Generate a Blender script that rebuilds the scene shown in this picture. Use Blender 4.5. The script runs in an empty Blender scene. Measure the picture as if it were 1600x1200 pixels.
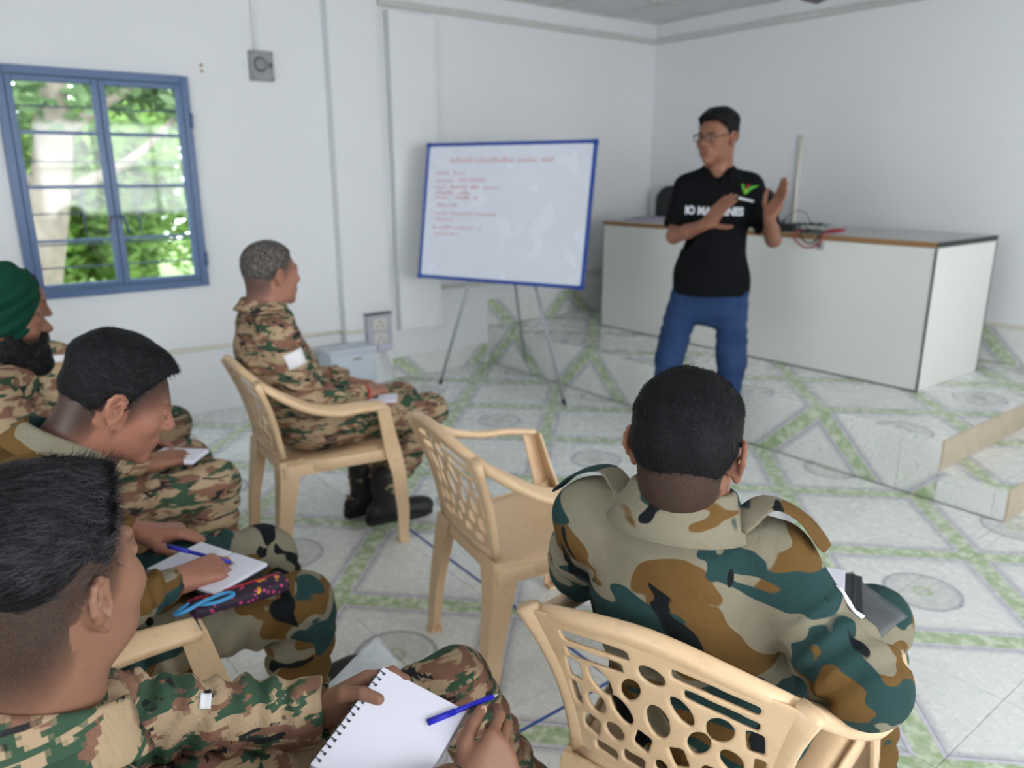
import bpy, bmesh, math, random
import numpy as np
from mathutils import Vector, Matrix
from mathutils.bvhtree import BVHTree

random.seed(7)
RNG = np.random.default_rng(11)
SC = bpy.context.scene
COL = SC.collection
PI = math.pi

# ------------------------------------------------------------------ camera
CAM_H = 1.44
YAW, PITCH, ROLL = -0.9083, 0.2687, -0.00226
fw = Vector((math.sin(YAW) * math.cos(PITCH), math.cos(YAW) * math.cos(PITCH), -math.sin(PITCH)))
rt = Vector((math.cos(YAW), -math.sin(YAW), 0))
up = rt.cross(fw)
rt2 = rt * math.cos(ROLL) + up * math.sin(ROLL)
up2 = -rt * math.sin(ROLL) + up * math.cos(ROLL)
cam_d = bpy.data.cameras.new('camera')
cam = bpy.data.objects.new('camera', cam_d)
COL.objects.link(cam)
cam.matrix_world = Matrix(((rt2.x, up2.x, -fw.x, 0), (rt2.y, up2.y, -fw.y, 0), (rt2.z, up2.z, -fw.z, CAM_H), (0, 0, 0, 1)))
cam_d.sensor_width = 36
cam_d.lens = 1198.8 / 1600 * 36
cam_d.clip_start = 0.02
cam_d.dof.use_dof = True
cam_d.dof.focus_distance = 1.05
cam_d.dof.aperture_fstop = 4.0
SC.camera = cam

# ------------------------------------------------------------------ world, daylight, exposure
world = bpy.data.worlds.new('overcast_sky')
SC.world = world
world.use_nodes = True
wnt = world.node_tree
wbg = wnt.nodes['Background']
wbg.inputs['Color'].default_value = (0.93, 0.97, 1.0, 1)
wbg.inputs['Strength'].default_value = 13.0

def window_light(name, loc, aim, sx, sy, power, col=(0.975, 0.985, 1.0)):
    l = bpy.data.lights.new(name, 'AREA')
    l.shape = 'RECTANGLE'
    l.size, l.size_y = sx, sy
    l.energy = power
    l.color = col
    o = bpy.data.objects.new(name, l)
    COL.objects.link(o)
    o.location = loc
    o.rotation_euler = (Vector(aim) - Vector(loc)).to_track_quat('-Z', 'Y').to_euler()
    return o
# daylight through the room's other windows, each set in the outer plane of its opening
window_light('window_side_offscreen', (2.565, 2.6, 1.505), (-2.0, 2.6, 1.505), 2.2, 1.25, 88)
window_light('window_side_rear_offscreen', (2.565, 0.1, 1.505), (-2.0, 0.1, 1.505), 1.7, 1.25, 42)
window_light('window_rear_offscreen', (-0.9, -2.565, 1.505), (-0.9, 1.0, 1.505), 1.7, 1.25, 28)
SC.view_settings.view_transform = 'Standard'
SC.view_settings.look = 'None'
SC.view_settings.gamma = 1.0
SC.view_settings.use_curve_mapping = False
SC.view_settings.exposure = -0.68

# ------------------------------------------------------------------ small helpers
def link(name, me, mat=None, parent=None, smooth=False):
    o = bpy.data.objects.new(name, me)
    COL.objects.link(o)
    if mat is not None and not me.materials:
        me.materials.append(mat)
    if parent is not None:
        o.parent = parent
    if smooth:
        me.shade_smooth()
    return o

def mesh(name, verts, faces):
    me = bpy.data.meshes.new(name)
    me.from_pydata([tuple(v) for v in verts], [], [tuple(f) for f in faces])
    me.validate()
    me.update()
    return me

def np_mesh(name, V, Q):
    """fast mesh from numpy verts and quads"""
    me = bpy.data.meshes.new(name)
    me.vertices.add(len(V))
    me.vertices.foreach_set('co', np.ascontiguousarray(V, dtype=np.float32).ravel())
    n = len(Q)
    me.loops.add(n * 4)
    me.loops.foreach_set('vertex_index', np.ascontiguousarray(Q, dtype=np.int32).ravel())
    me.polygons.add(n)
    me.polygons.foreach_set('loop_start', np.arange(0, n * 4, 4, dtype=np.int32))
    me.update(calc_edges=True)
    me.shade_smooth()
    return me

def bm_mesh(name, bm, smooth=False):
    me = bpy.data.meshes.new(name)
    bmesh.ops.recalc_face_normals(bm, faces=bm.faces)
    bm.to_mesh(me)
    bm.free()
    if smooth:
        me.shade_smooth()
    return me

def add_box(bm, c, h, R=None, bev=0.0):
    """box centred at c with half sizes h, rotation matrix R"""
    r = bmesh.ops.create_cube(bm, size=2.0)
    vs = r['verts']
    M = Matrix.Translation(Vector(c)) @ ((R.to_4x4() if R is not None else Matrix.Identity(4))) @ Matrix.Diagonal((h[0], h[1], h[2], 1))
    bmesh.ops.transform(bm, matrix=M, verts=vs)
    if bev > 0:
        es = list({e for v in vs for e in v.link_edges})
        bmesh.ops.bevel(bm, geom=es, offset=bev, segments=2, affect='EDGES', profile=0.5)

def box_mesh(name, c, h, R=None, bev=0.0):
    bm = bmesh.new()
    add_box(bm, c, h, R, bev)
    return bm_mesh(name, bm)

def box_obj(name, c, h, mat, parent=None, R=None, bev=0.0, at=None):
    """box whose object origin is at `at` (default the box centre, parent-relative)"""
    o = link(name, box_mesh(name, (0, 0, 0), h, R, bev), mat, parent)
    o.location = c
    return o

def sweep(path, radii, n=8, closed=False, caps=True, flat=None, upv=None):
    """tube along a path; radii scalar/list, or flat=(list of (w,h)) section half sizes with up vectors"""
    P = [Vector(p) for p in path]
    m = len(P)
    verts, faces = [], []
    prev = None
    for i in range(m):
        if closed:
            t = (P[(i + 1) % m] - P[(i - 1) % m])
        else:
            t = P[min(i + 1, m - 1)] - P[max(i - 1, 0)]
        if t.length < 1e-9:
            t = Vector((0, 0, 1))
        t.normalize()
        if upv is not None:
            u = Vector(upv[i]) - t * t.dot(Vector(upv[i]))
            u.normalize()
        elif prev is None:
            a = Vector((0, 0, 1)) if abs(t.z) < 0.9 else Vector((1, 0, 0))
            u = (a - t * t.dot(a)).normalized()
        else:
            u = (prev - t * t.dot(prev))
            u = u.normalized() if u.length > 1e-6 else Vector((1, 0, 0))
        prev = u
        s = t.cross(u)
        for k in range(n):
            a = 2 * PI * k / n
            if flat is not None:
                w, h = flat[i]
                ca, sa = math.cos(a), math.sin(a)
                x = math.copysign(abs(ca) ** 0.55, ca) * w
                y = math.copysign(abs(sa) ** 0.55, sa) * h
            else:
                r = radii[i] if hasattr(radii, '__len__') else radii
                x, y = math.cos(a) * r, math.sin(a) * r
            verts.append(P[i] + s * x + u * y)
    rng = m if closed else m - 1
    for i in range(rng):
        j = (i + 1) % m
        for k in range(n):
            k2 = (k + 1) % n
            faces.append((i * n + k, i * n + k2, j * n + k2, j * n + k))
    if caps and not closed:
        faces.append(tuple(range(n))[::-1])
        faces.append(tuple((m - 1) * n + k for k in range(n)))
    return verts, faces

def tube_obj(name, path, r, mat, parent=None, n=8, closed=False, flat=None, upv=None, smooth=True):
    v, f = sweep(path, r, n, closed, True, flat, upv)
    return link(name, mesh(name, v, f), mat, parent, smooth)

def smooth_path(pts, n=6, closed=False):
    """Catmull-Rom through points"""
    P = [np.array(p, float) for p in pts]
    out = []
    m = len(P)
    rng = m if closed else m - 1
    for i in range(rng):
        p0 = P[(i - 1) % m] if closed or i > 0 else 2 * P[0] - P[1]
        p1, p2 = P[i], P[(i + 1) % m]
        p3 = P[(i + 2) % m] if closed or i + 2 < m else 2 * P[-1] - P[-2]
        for k in range(n):
            t = k / n
            out.append(0.5 * (2 * p1 + (p2 - p0) * t + (2 * p0 - 5 * p1 + 4 * p2 - p3) * t * t + (3 * p1 - p0 - 3 * p2 + p3) * t ** 3))
    if not closed:
        out.append(P[-1])
    return [tuple(q) for q in out]

def tag(o, label=None, cat=None, group=None, kind=None):
    if label: o['label'] = label
    if cat: o['category'] = cat
    if group: o['group'] = group
    if kind: o['kind'] = kind
    return o

def empty(name, loc=(0, 0, 0), rz=0.0):
    o = bpy.data.objects.new(name, None)
    COL.objects.link(o)
    o.location = loc
    o.rotation_euler = (0, 0, rz)
    o.empty_display_size = 0.1
    return o

def copy_tree(o, parent=None):
    c = o.copy()
    COL.objects.link(c)
    c.parent = parent
    for ch in list(o.children):
        copy_tree(ch, c)
    return c

def Rz(a):
    return Matrix.Rotation(a, 3, 'Z')

# ------------------------------------------------------------------ material helpers
class NT:
    def __init__(self, name, rough=0.6, spec=0.4, metal=0.0):
        self.m = bpy.data.materials.new(name)
        self.m.use_nodes = True
        self.nt = self.m.node_tree
        self.b = self.nt.nodes['Principled BSDF']
        self.b.inputs['Roughness'].default_value = rough
        self.b.inputs['Specular IOR Level'].default_value = spec
        self.b.inputs['Metallic'].default_value = metal
    def n(self, t, **kw):
        nd = self.nt.nodes.new(t)
        for k, v in kw.items():
            setattr(nd, k, v)
        return nd
    def lk(self, a, b):
        self.nt.links.new(a, b)
    def val(self, sock, v):
        if hasattr(v, 'is_output') or isinstance(v, bpy.types.NodeSocket):
            self.lk(v, sock)
        else:
            sock.default_value = v
    def math(self, op, a, b=0.0, c=None, clamp=False):
        nd = self.n('ShaderNodeMath', operation=op, use_clamp=clamp)
        self.val(nd.inputs[0], a)
        if nd.inputs[1].enabled or True:
            self.val(nd.inputs[1], b)
        if c is not None:
            self.val(nd.inputs[2], c)
        return nd.outputs[0]
    def mix(self, f, a, b, blend='MIX'):
        nd = self.n('ShaderNodeMix', data_type='RGBA', blend_type=blend)
        self.val(nd.inputs[0], f)
        for s, v in ((nd.inputs[6], a), (nd.inputs[7], b)):
            if isinstance(v, (tuple, list)):
                s.default_value = (v[0], v[1], v[2], 1)
            else:
                self.lk(v, s)
        return nd.outputs[2]
    def coord(self, which='Object', scale=(1, 1, 1), rot=(0, 0, 0), loc=(0, 0, 0)):
        tc = self.n('ShaderNodeTexCoord')
        mp = self.n('ShaderNodeMapping')
        mp.inputs['Scale'].default_value = scale
        mp.inputs['Rotation'].default_value = rot
        mp.inputs['Location'].default_value = loc
        self.lk(tc.outputs[which], mp.inputs['Vector'])
        return mp.outputs['Vector']
    def noise(self, vec, scale, detail=3.0, rough=0.5, dist=0.0):
        nd = self.n('ShaderNodeTexNoise')
        self.lk(vec, nd.inputs['Vector'])
        nd.inputs['Scale'].default_value = scale
        nd.inputs['Detail'].default_value = detail
        nd.inputs['Roughness'].default_value = rough
        nd.inputs['Distortion'].default_value = dist
        return nd.outputs['Fac']
    def ramp(self, fac, stops, const=False):
        nd = self.n('ShaderNodeValToRGB')
        cr = nd.color_ramp
        cr.interpolation = 'CONSTANT' if const else 'LINEAR'
        while len(cr.elements) < len(stops):
            cr.elements.new(0.5)
        for e, (p, c) in zip(cr.elements, stops):
            e.position = p
            e.color = (c[0], c[1], c[2], 1)
        self.lk(fac, nd.inputs[0])
        return nd.outputs[0]
    def step(self, x, lo, hi):
        nd = self.n('ShaderNodeMapRange', clamp=True)
        self.val(nd.inputs[0], x)
        nd.inputs[1].default_value = lo
        nd.inputs[2].default_value = hi
        return nd.outputs[0]
    def bump(self, h, strength=0.3, dist=0.01):
        nd = self.n('ShaderNodeBump')
        nd.inputs['Strength'].default_value = strength
        nd.inputs['Distance'].default_value = dist
        self.lk(h, nd.inputs['Height'])
        self.lk(nd.outputs[0], self.b.inputs['Normal'])
    def base(self, c):
        if isinstance(c, (tuple, list)):
            self.b.inputs['Base Color'].default_value = (c[0], c[1], c[2], 1)
        else:
            self.lk(c, self.b.inputs['Base Color'])

def srgb(r, g, b):
    f = lambda v: (v / 255 / 12.92) if v / 255 <= 0.04045 else ((v / 255 + 0.055) / 1.055) ** 2.4
    return (f(r), f(g), f(b))

def plain(name, col, rough=0.6, spec=0.4, metal=0.0, var=0.06, scale=9.0, bump=0.0, bscale=80.0):
    """one colour with a little mottling, and optional fine relief"""
    t = NT(name, rough, spec, metal)
    v = t.coord()
    f = t.noise(v, scale, 3)
    d = tuple(max(0, x * (1 - var * 2)) for x in col)
    l = tuple(min(1, x * (1 + var)) for x in col)
    t.base(t.mix(f, d, l))
    if bump > 0:
        t.bump(t.noise(v, bscale, 2), bump, 0.004)
    return t.m
# ================================================================== THE ROOM
XL, YB, ZC = -4.786, 5.285, 2.641        # window wall, back wall, ceiling
XR, YF = 2.45, -2.45                     # side wall with windows, rear wall
PY, PZ, PX = 3.49, 0.29, -1.36           # platform front, height, right edge
SX, SZ = -1.075, 0.145                   # side step edge and height
TA = 0.4157                              # floor tile size

def wall_mat(name, c1, c2):
    t = NT(name, 0.62, 0.3)
    v = t.coord()
    f = t.noise(v, 1.4, 4, 0.6)
    g = t.noise(v, 13.0, 3, 0.6)
    col = t.mix(f, c1, c2)
    st = t.step(g, 0.66, 0.8)
    col = t.mix(t.math('MULTIPLY', st, 0.12), col, (0.42, 0.40, 0.36))
    t.base(col)
    t.bump(t.noise(v, 60, 3), 0.06, 0.004)
    return t.m
M_WALL = wall_mat('white_painted_plaster', (0.76, 0.78, 0.80), (0.81, 0.825, 0.84))
M_PIPE = plain('cream_plastic_conduit', (0.72, 0.69, 0.60), 0.45)
M_TRIM = plain('grey_painted_strip', (0.60, 0.60, 0.58), 0.6)
M_PLAINFLOOR = plain('pale_mortar', (0.50, 0.50, 0.46), 0.7)
M_BLUE = plain('blue_gloss_window_paint', srgb(74, 104, 148), 0.35, 0.5, var=0.08, scale=25)
M_DARKBLUE = plain('dark_blue_grille_paint', srgb(70, 88, 112), 0.45, 0.4)
M_STEEL = plain('dull_steel', (0.42, 0.42, 0.44), 0.38, 0.5, 0.7)
M_DARKMETAL = plain('dark_oxidised_metal', (0.10, 0.10, 0.11), 0.5, 0.5, 0.4)
M_BLACK = plain('black_plastic', (0.018, 0.019, 0.021), 0.42)
M_PAPER = plain('white_paper', srgb(226, 226, 240), 0.75, 0.2, var=0.01)

# ---- printed floor tile: a green band on one diagonal, framed cells, a quarter medallion in one corner
def tile_mat():
    t = NT('printed_ceramic_tile', 0.24, 0.5)
    tc = t.n('ShaderNodeTexCoord')
    sep = t.n('ShaderNodeSeparateXYZ')
    t.lk(tc.outputs['Object'], sep.inputs[0])
    x, y = sep.outputs[0], sep.outputs[1]
    gm = t.n('ShaderNodeNewGeometry')
    wv = gm.outputs['Position']
    n1 = t.noise(wv, 26, 4, 0.6)
    n2 = t.noise(wv, 70, 3, 0.6)
    n3 = t.noise(wv, 6, 2)
    d = t.math('MULTIPLY', t.math('ABSOLUTE', t.math('SUBTRACT', x, y)), 0.70711)
    base = t.mix(n3, srgb(226, 228, 226), srgb(237, 239, 236))
    # short greenish veins
    vein = t.math('MULTIPLY', t.step(n2, 0.55, 0.62), t.step(n1, 0.46, 0.58))
    base = t.mix(t.math('MULTIPLY', vein, 0.62), base, srgb(158, 176, 146))
    # cell frame: grey-violet shading just inside a light line
    base = t.mix(t.math('MULTIPLY', t.step(d, 0.075, 0.052), 0.55), base, srgb(166, 164, 176))
    inl = t.math('MULTIPLY', t.step(d, 0.034, 0.036), t.step(d, 0.047, 0.045))
    base = t.mix(inl, base, srgb(212, 210, 220))
    ing = t.math('MULTIPLY', t.step(d, 0.0445, 0.046), t.step(d, 0.05, 0.0485))
    base = t.mix(t.math('MULTIPLY', ing, 0.8), base, srgb(150, 148, 160))
    # green band
    gcol = t.mix(t.step(n1, 0.36, 0.66), srgb(158, 184, 134), srgb(216, 224, 204))
    base = t.mix(t.step(d, 0.0345, 0.033), base, gcol)
    # medallion in corner (+,-)
    dx = t.math('SUBTRACT', x, TA / 2)
    dy = t.math('ADD', y, TA / 2)
    r = t.math('SQRT', t.math('ADD', t.math('MULTIPLY', dx, dx), t.math('MULTIPLY', dy, dy)))
    ang = t.math('ARCTAN2', dy, dx)
    pet = t.math('COSINE', t.math('MULTIPLY', ang, 4.0))
    ring = t.math('MULTIPLY', t.step(r, 0.116, 0.119), t.step(r, 0.134, 0.131))
    disc = t.step(r, 0.131, 0.12)
    base = t.mix(t.math('MULTIPLY', disc, 0.42), base, srgb(176, 180, 180))
    petal = t.math('MULTIPLY', t.step(r, t_lo := 0.09, 0.085), t.step(pet, 0.25, 0.5))
    petal = t.math('MULTIPLY', petal, t.step(r, 0.032, 0.04))
    base = t.mix(t.math('MULTIPLY', petal, 0.75), base, srgb(222, 225, 218))
    core = t.math('MULTIPLY', t.step(r, 0.034, 0.031), t.step(r, 0.018, 0.021))
    base = t.mix(t.math('MULTIPLY', core, 0.7), base, srgb(170, 184, 140))
    base = t.mix(t.math('MULTIPLY', ring, 0.85), base, srgb(168, 168, 176))
    # foot dirt
    dirt = t.step(t.noise(wv, 1.7, 5, 0.65), 0.52, 0.74)
    base = t.mix(t.math('MULTIPLY', dirt, 0.16), base, srgb(120, 112, 98))
    t.base(base)
    t.lk(t.mix(n1, (0.2, 0.2, 0.2), (0.34, 0.34, 0.34)), t.b.inputs['Roughness'])
    return t.m
M_TILE = tile_mat()
M_TILE_EDGE = plain('beige_tile_body', srgb(186, 172, 152), 0.6, var=0.14, scale=14)

CX0, CY0 = -1.44, 2.65                   # one band crossing on the floor

floor = link('floor', box_mesh('floor', ((XL + XR) / 2, (YF + YB) / 2, -0.06), ((XR - XL) / 2 + 0.12, (YB - YF) / 2 + 0.12, 0.05)), M_PLAINFLOOR)
tag(floor, 'white and green printed ceramic tile floor', kind='structure')

def tile_piece(x0, x1, y0, y1, parent, z, cache={}):
    """a tile cell (i,j) clipped to its visible rectangle (local coordinates of the cell)"""
    key = (round(x0, 3), round(x1, 3), round(y0, 3), round(y1, 3))
    if key not in cache:
        cache[key] = box_mesh('floor_tile', ((x0 + x1) / 2, (y0 + y1) / 2, -0.005), ((x1 - x0) / 2 - 0.0009, (y1 - y0) / 2 - 0.0009, 0.005), None, 0.0012)
        cache[key].materials.append(M_TILE)
    return link('floor_tile', cache[key], None, parent)

ROT = {(0, 0): 0, (1, 1): PI, (1, 0): -PI / 2, (0, 1): PI / 2}
def lay_tiles(parent, xa, xb, ya, yb, z, ox, oy, skip=None):
    i0, i1 = math.floor((xa - ox) / TA), math.ceil((xb - ox) / TA)
    j0, j1 = math.floor((ya - oy) / TA), math.ceil((yb - oy) / TA)
    for i in range(i0, i1):
        for j in range(j0, j1):
            X0, X1 = max(xa, ox + i * TA), min(xb, ox + (i + 1) * TA)
            Y0, Y1 = max(ya, oy + j * TA), min(yb, oy + (j + 1) * TA)
            if X1 - X0 < 0.012 or Y1 - Y0 < 0.012:
                continue
            if skip and skip((X0 + X1) / 2, (Y0 + Y1) / 2):
                continue
            cx, cy = ox + (i + 0.5) * TA, oy + (j + 0.5) * TA
            a = ROT[(i % 2, j % 2)]
            c, s = round(math.cos(-a)), round(math.sin(-a))
            ps = [(c * (px - cx) - s * (py - cy), s * (px - cx) + c * (py - cy)) for px in (X0, X1) for py in (Y0, Y1)]
            xs, ys = [p[0] for p in ps], [p[1] for p in ps]
            o = tile_piece(min(xs), max(xs), min(ys), max(ys), parent, z)
            o.location = (cx, cy, z)
            o.rotation_euler = (0, 0, a)
lay_tiles(floor, XL, SX, -0.62, PY, 0.0, CX0, CY0)
lay_tiles(floor, SX, 0.62, -0.62, YB, 0.0, CX0, CY0, skip=lambda x, y: (y < 0.3 and x > -0.2))

# ---- platform with a side step
platform = link('platform', box_mesh('platform', ((XL + PX) / 2, (PY + YB) / 2, PZ / 2 - 0.008), ((PX - XL) / 2 - 0.006, (YB - PY) / 2 - 0.006, PZ / 2 - 0.008)), M_TILE_EDGE)
tag(platform, 'raised tiled platform under the long desk', kind='structure')
lay_tiles(platform, XL, PX, PY, YB, PZ, -1.955, PY)
step = link('platform_step', box_mesh('platform_step', ((PX + SX) / 2, (PY + YB) / 2, SZ / 2 - 0.008), ((SX - PX) / 2 - 0.004, (YB - PY) / 2 - 0.006, SZ / 2 - 0.008)), M_TILE_EDGE)
tag(step, 'single tiled step along the side of the raised platform', kind='structure')
lay_tiles(step, PX, SX, PY, YB, SZ, -1.955, PY)

def upright_tiles(name, parent, xa, xb, z0, z1, y, ox, ztop, normal='y', sgn=-1, par=0, depth=0.012):
    """tiles standing on edge; pattern lattice corner at (ox, ztop)"""
    i0, i1 = math.floor((xa - ox) / TA), math.ceil((xb - ox) / TA)
    for i in range(i0, i1):
        X0, X1 = max(xa, ox + i * TA), min(xb, ox + (i + 1) * TA)
        if X1 - X0 < 0.01:
            continue
        cx, cz = ox + (i + 0.5) * TA, ztop - TA / 2
        j = par + 1
        a = ROT[(i % 2, j % 2)]
        c, s = round(math.cos(-a)), round(math.sin(-a))
        ps = [(c * (px - cx) - s * (pz - cz), s * (px - cx) + c * (pz - cz)) for px in (X0, X1) for pz in (z0, z1)]
        xs, zs = [p[0] for p in ps], [p[1] for p in ps]
        me = box_mesh(name, ((min(xs) + max(xs)) / 2, (min(zs) + max(zs)) / 2, -depth / 2), ((max(xs) - min(xs)) / 2 - 0.001, (max(zs) - min(zs)) / 2 - 0.001, depth / 2), None, 0.001)
        me.materials.append(M_TILE)
        o = link(name, me, None, parent)
        if normal == 'y':      # faces -Y: local x->X, local y->Z, local z->-Y
            B = Matrix(((1, 0, 0), (0, 0, -1), (0, 1, 0)))
            o.location = (cx, y, cz)
        else:                  # faces +X: local x->Y (pattern axis), local y->Z, local z->X
            B = Matrix(((0, 0, 1), (1, 0, 0), (0, 1, 0)))
            o.location = (y, cx, cz)
        o.rotation_euler = (B @ Rz(a)).to_euler()
upright_tiles('riser_tile', platform, XL, PX, 0.0, PZ, PY - 0.001, -1.955 + TA, PZ, par=1)
upright_tiles('riser_tile', step, PX, SX, 0.0, SZ, PY - 0.001, -1.955, PZ + 0.13)
# side risers show the beige tile body
for par, x, z0, z1 in ((platform, PX, SZ, PZ), (step, SX, 0, SZ)):
    k = 0
    y = PY
    while y < YB - 0.02:
        y2 = min(y + TA, YB)
        o = box_obj('riser_tile', (x + 0.003, (y + y2) / 2, (z0 + z1) / 2), (0.005, (y2 - y) / 2 - 0.0012, (z1 - z0) / 2 - 0.001), M_TILE_EDGE, par, bev=0.001)
        y = y2

# ---- walls
WY0, WY1, WZ0, WZ1 = 0.475, 1.402, 0.79, 1.965
T = 0.12
def wall_with_holes(name, axis, pos, u0, u1, z0, z1, holes, mat, thick, out):
    """wall of cells around rectangular holes; axis 'x' = plane X=pos spanning Y, 'y' = plane Y=pos spanning X"""
    us = sorted({u0, u1} | {h[0] for h in holes} | {h[1] for h in holes})
    zs = sorted({z0, z1} | {h[2] for h in holes} | {h[3] for h in holes})
    bm = bmesh.new()
    for a, b in zip(us, us[1:]):
        for c, d in zip(zs, zs[1:]):
            m = ((a + b) / 2, (c + d) / 2)
            if any(h[0] < m[0] < h[1] and h[2] < m[1] < h[3] for h in holes):
                continue
            if axis == 'x':
                add_box(bm, (pos + out * thick / 2, m[0], m[1]), (thick / 2, (b - a) / 2, (d - c) / 2))
            else:
                add_box(bm, (m[0], pos + out * thick / 2, m[1]), ((b - a) / 2, thick / 2, (d - c) / 2))
    bmesh.ops.remove_doubles(bm, verts=bm.verts, dist=1e-5)
    # drop interior faces shared by two cells
    seen = {}
    for f in bm.faces:
        key = tuple(sorted(v.index for v in f.verts)) if False else tuple(sorted((round(v.co.x, 4), round(v.co.y, 4), round(v.co.z, 4)) for v in f.verts))
        seen.setdefault(key, []).append(f)
    bmesh.ops.delete(bm, geom=[f for fs in seen.values() if len(fs) > 1 for f in fs], context='FACES_ONLY')
    o = link(name, bm_mesh(name, bm), mat)
    o['kind'] = 'structure'
    return o
tag(wall_with_holes('wall_left', 'x', XL, YF, YB, 0, ZC + 0.05, [(WY0, WY1, WZ0, WZ1)], M_WALL, T, -1), 'white plaster wall with the blue casement window')
tag(wall_with_holes('wall_back', 'y', YB, XL - T, XR + T, 0, ZC + 0.05, [], M_WALL, T, 1), 'white plaster wall behind the long desk')
tag(wall_with_holes('wall_right', 'x', XR, YF, YB, 0, ZC + 0.05, [(1.5, 3.7, 0.88, 2.13), (-0.75, 0.95, 0.88, 2.13)], M_WALL, T, 1), 'white plaster wall with wide windows')
tag(wall_with_holes('wall_rear', 'y', YF, XL - T, XR + T, 0, ZC + 0.05, [(-1.75, -0.05, 0.88, 2.13)], M_WALL, T, -1), 'white plaster wall opposite the platform')

# pilaster, boxed pipe duct, upper cornice strip
pil = box_obj('pilaster', (XL + 0.03, (2.25 + 2.60) / 2, ZC / 2), (0.05, (2.60 - 2.25) / 2, ZC / 2), M_WALL, bev=0.012)
tag(pil, 'flat white pilaster on the window wall', kind='structure')
duct = box_obj('trim_1', (XL + 0.028, 2.86, 1.40), (0.035, 0.175, 1.05), M_WALL, bev=0.006)
tag(duct, 'boxed pipe duct on the window wall beside the pilaster', kind='structure')
tag(box_obj('trim_2', (XL + 0.012, (2.63 + YB) / 2, 2.50), (0.018, (YB - 2.63) / 2, 0.022), M_TRIM, bev=0.006), 'grey cornice strip along the window wall', kind='structure')
tag(box_obj('trim_3', ((XL + XR) / 2, YB - 0.012, 2.50), ((XR - XL) / 2 - 0.01, 0.018, 0.022), M_TRIM, bev=0.006), 'grey cornice strip along the back wall', kind='structure')
tag(box_obj('trim_4', (XL + 0.012, (3.05 + YB) / 2, PZ + 0.335), (0.016, (YB - 3.05) / 2, 0.014), M_TRIM, bev=0.005), 'grey cable strip low on the window wall', kind='structure')
# skirting tiles
sk = empty('baseboard_left'); tag(sk, 'tiled skirting below the window wall', kind='structure')
upright_tiles('skirting_tile', sk, 2.63, PY, 0.0, 0.15, XL + 0.014, PY - 0.41, 0.1605, normal='x', par=1)
upright_tiles('skirting_tile', sk, PY, YB, PZ, PZ + 0.20, XL + 0.014, PY - 0.41, PZ + 0.2105, normal='x', par=1)
sk = empty('baseboard_back'); tag(sk, 'tiled skirting along the back wall', kind='structure')
upright_tiles('skirting_tile', sk, XL + 0.02, PX, PZ, PZ + 0.22, YB - 0.014, -1.955, PZ + 0.22)
upright_tiles('skirting_tile', sk, PX, 0.6, SZ, PZ + 0.22, YB - 0.014, -1.955, PZ + 0.22)
tag(box_obj('trim_5', (-0.9, YB - 0.012, PZ + 0.232), (2.3, 0.014, 0.012), M_PIPE, bev=0.004), 'cream strip above the back wall skirting', kind='structure')

# ceiling: lay-in panels in a T-bar grid
ceil = link('ceiling', box_mesh('ceiling', ((XL + XR) / 2, (YF + YB) / 2, ZC + 0.08), ((XR - XL) / 2 + 0.12, (YB - YF) / 2 + 0.12, 0.04)), M_TRIM)
tag(ceil, 'white suspended ceiling of square panels', kind='structure')
M_PANEL = plain('ceiling_panel_white', (0.76, 0.76, 0.76), 0.8, bump=0.15, bscale=120)
cp = box_mesh('ceiling_panel', (0, 0, 0), (0.292, 0.292, 0.008), None, 0.002)
cp.materials.append(M_PANEL)
nx, ny = int((XR - XL) / 0.6) + 1, int((YB - YF) / 0.6) + 1
for i in range(nx):
    for j in range(ny):
        x, y = XL + 0.3 + i * 0.6, YB - 0.3 - j * 0.6
        if x > XR - 0.1 or y < YF + 0.1:
            continue
        o = link('ceiling_panel', cp, None, ceil)
        o.location = (x, y, ZC + 0.012)
for i in range(nx + 1):
    x = XL + i * 0.6
    if x < XR:
        box_obj('ceiling_rail', (x + (0.012 if i == 0 else 0), (YF + YB) / 2, ZC), (0.012, (YB - YF) / 2 - 0.01, 0.005), M_TRIM, ceil)
for j in range(ny + 1):
    y = YB - j * 0.6
    if y > YF:
        box_obj('ceiling_rail', ((XL + XR) / 2, y - (0.012 if j == 0 else 0), ZC + 0.001), ((XR - XL) / 2 - 0.01, 0.012, 0.005), M_TRIM, ceil)

# ---- the blue casement window
def glass_mat():
    t = NT('window_glass', 0.03, 0.5)
    t.base((0.95, 0.97, 0.98))
    nt = t.nt
    tr = t.n('ShaderNodeBsdfTransparent')
    tr.inputs[0].default_value = (0.93, 0.96, 0.97, 1)
    gl = t.n('ShaderNodeBsdfGlossy')
    gl.inputs['Roughness'].default_value = 0.05
    mx = t.n('ShaderNodeMixShader')
    mx.inputs[0].default_value = 0.025
    t.lk(tr.outputs[0], mx.inputs[1]); t.lk(gl.outputs[0], mx.inputs[2])
    t.lk(mx.outputs[0], nt.nodes['Material Output'].inputs['Surface'])
    return t.m
M_GLASS = glass_mat()
M_REVEAL = plain('pinkish_reveal_plaster', (0.62, 0.55, 0.56), 0.7)

def bars(name, parent, items, mat, bev=0.003):
    for c, h in items:
        box_obj(name, c, h, mat, parent, bev=bev)

win = empty('window_1', (XL, (WY0 + WY1) / 2, WZ0))
tag(win, 'blue painted two-leaf casement window with horizontal grille', kind='structure')
wy, wz = (WY1 - WY0) / 2, WZ1 - WZ0
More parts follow.
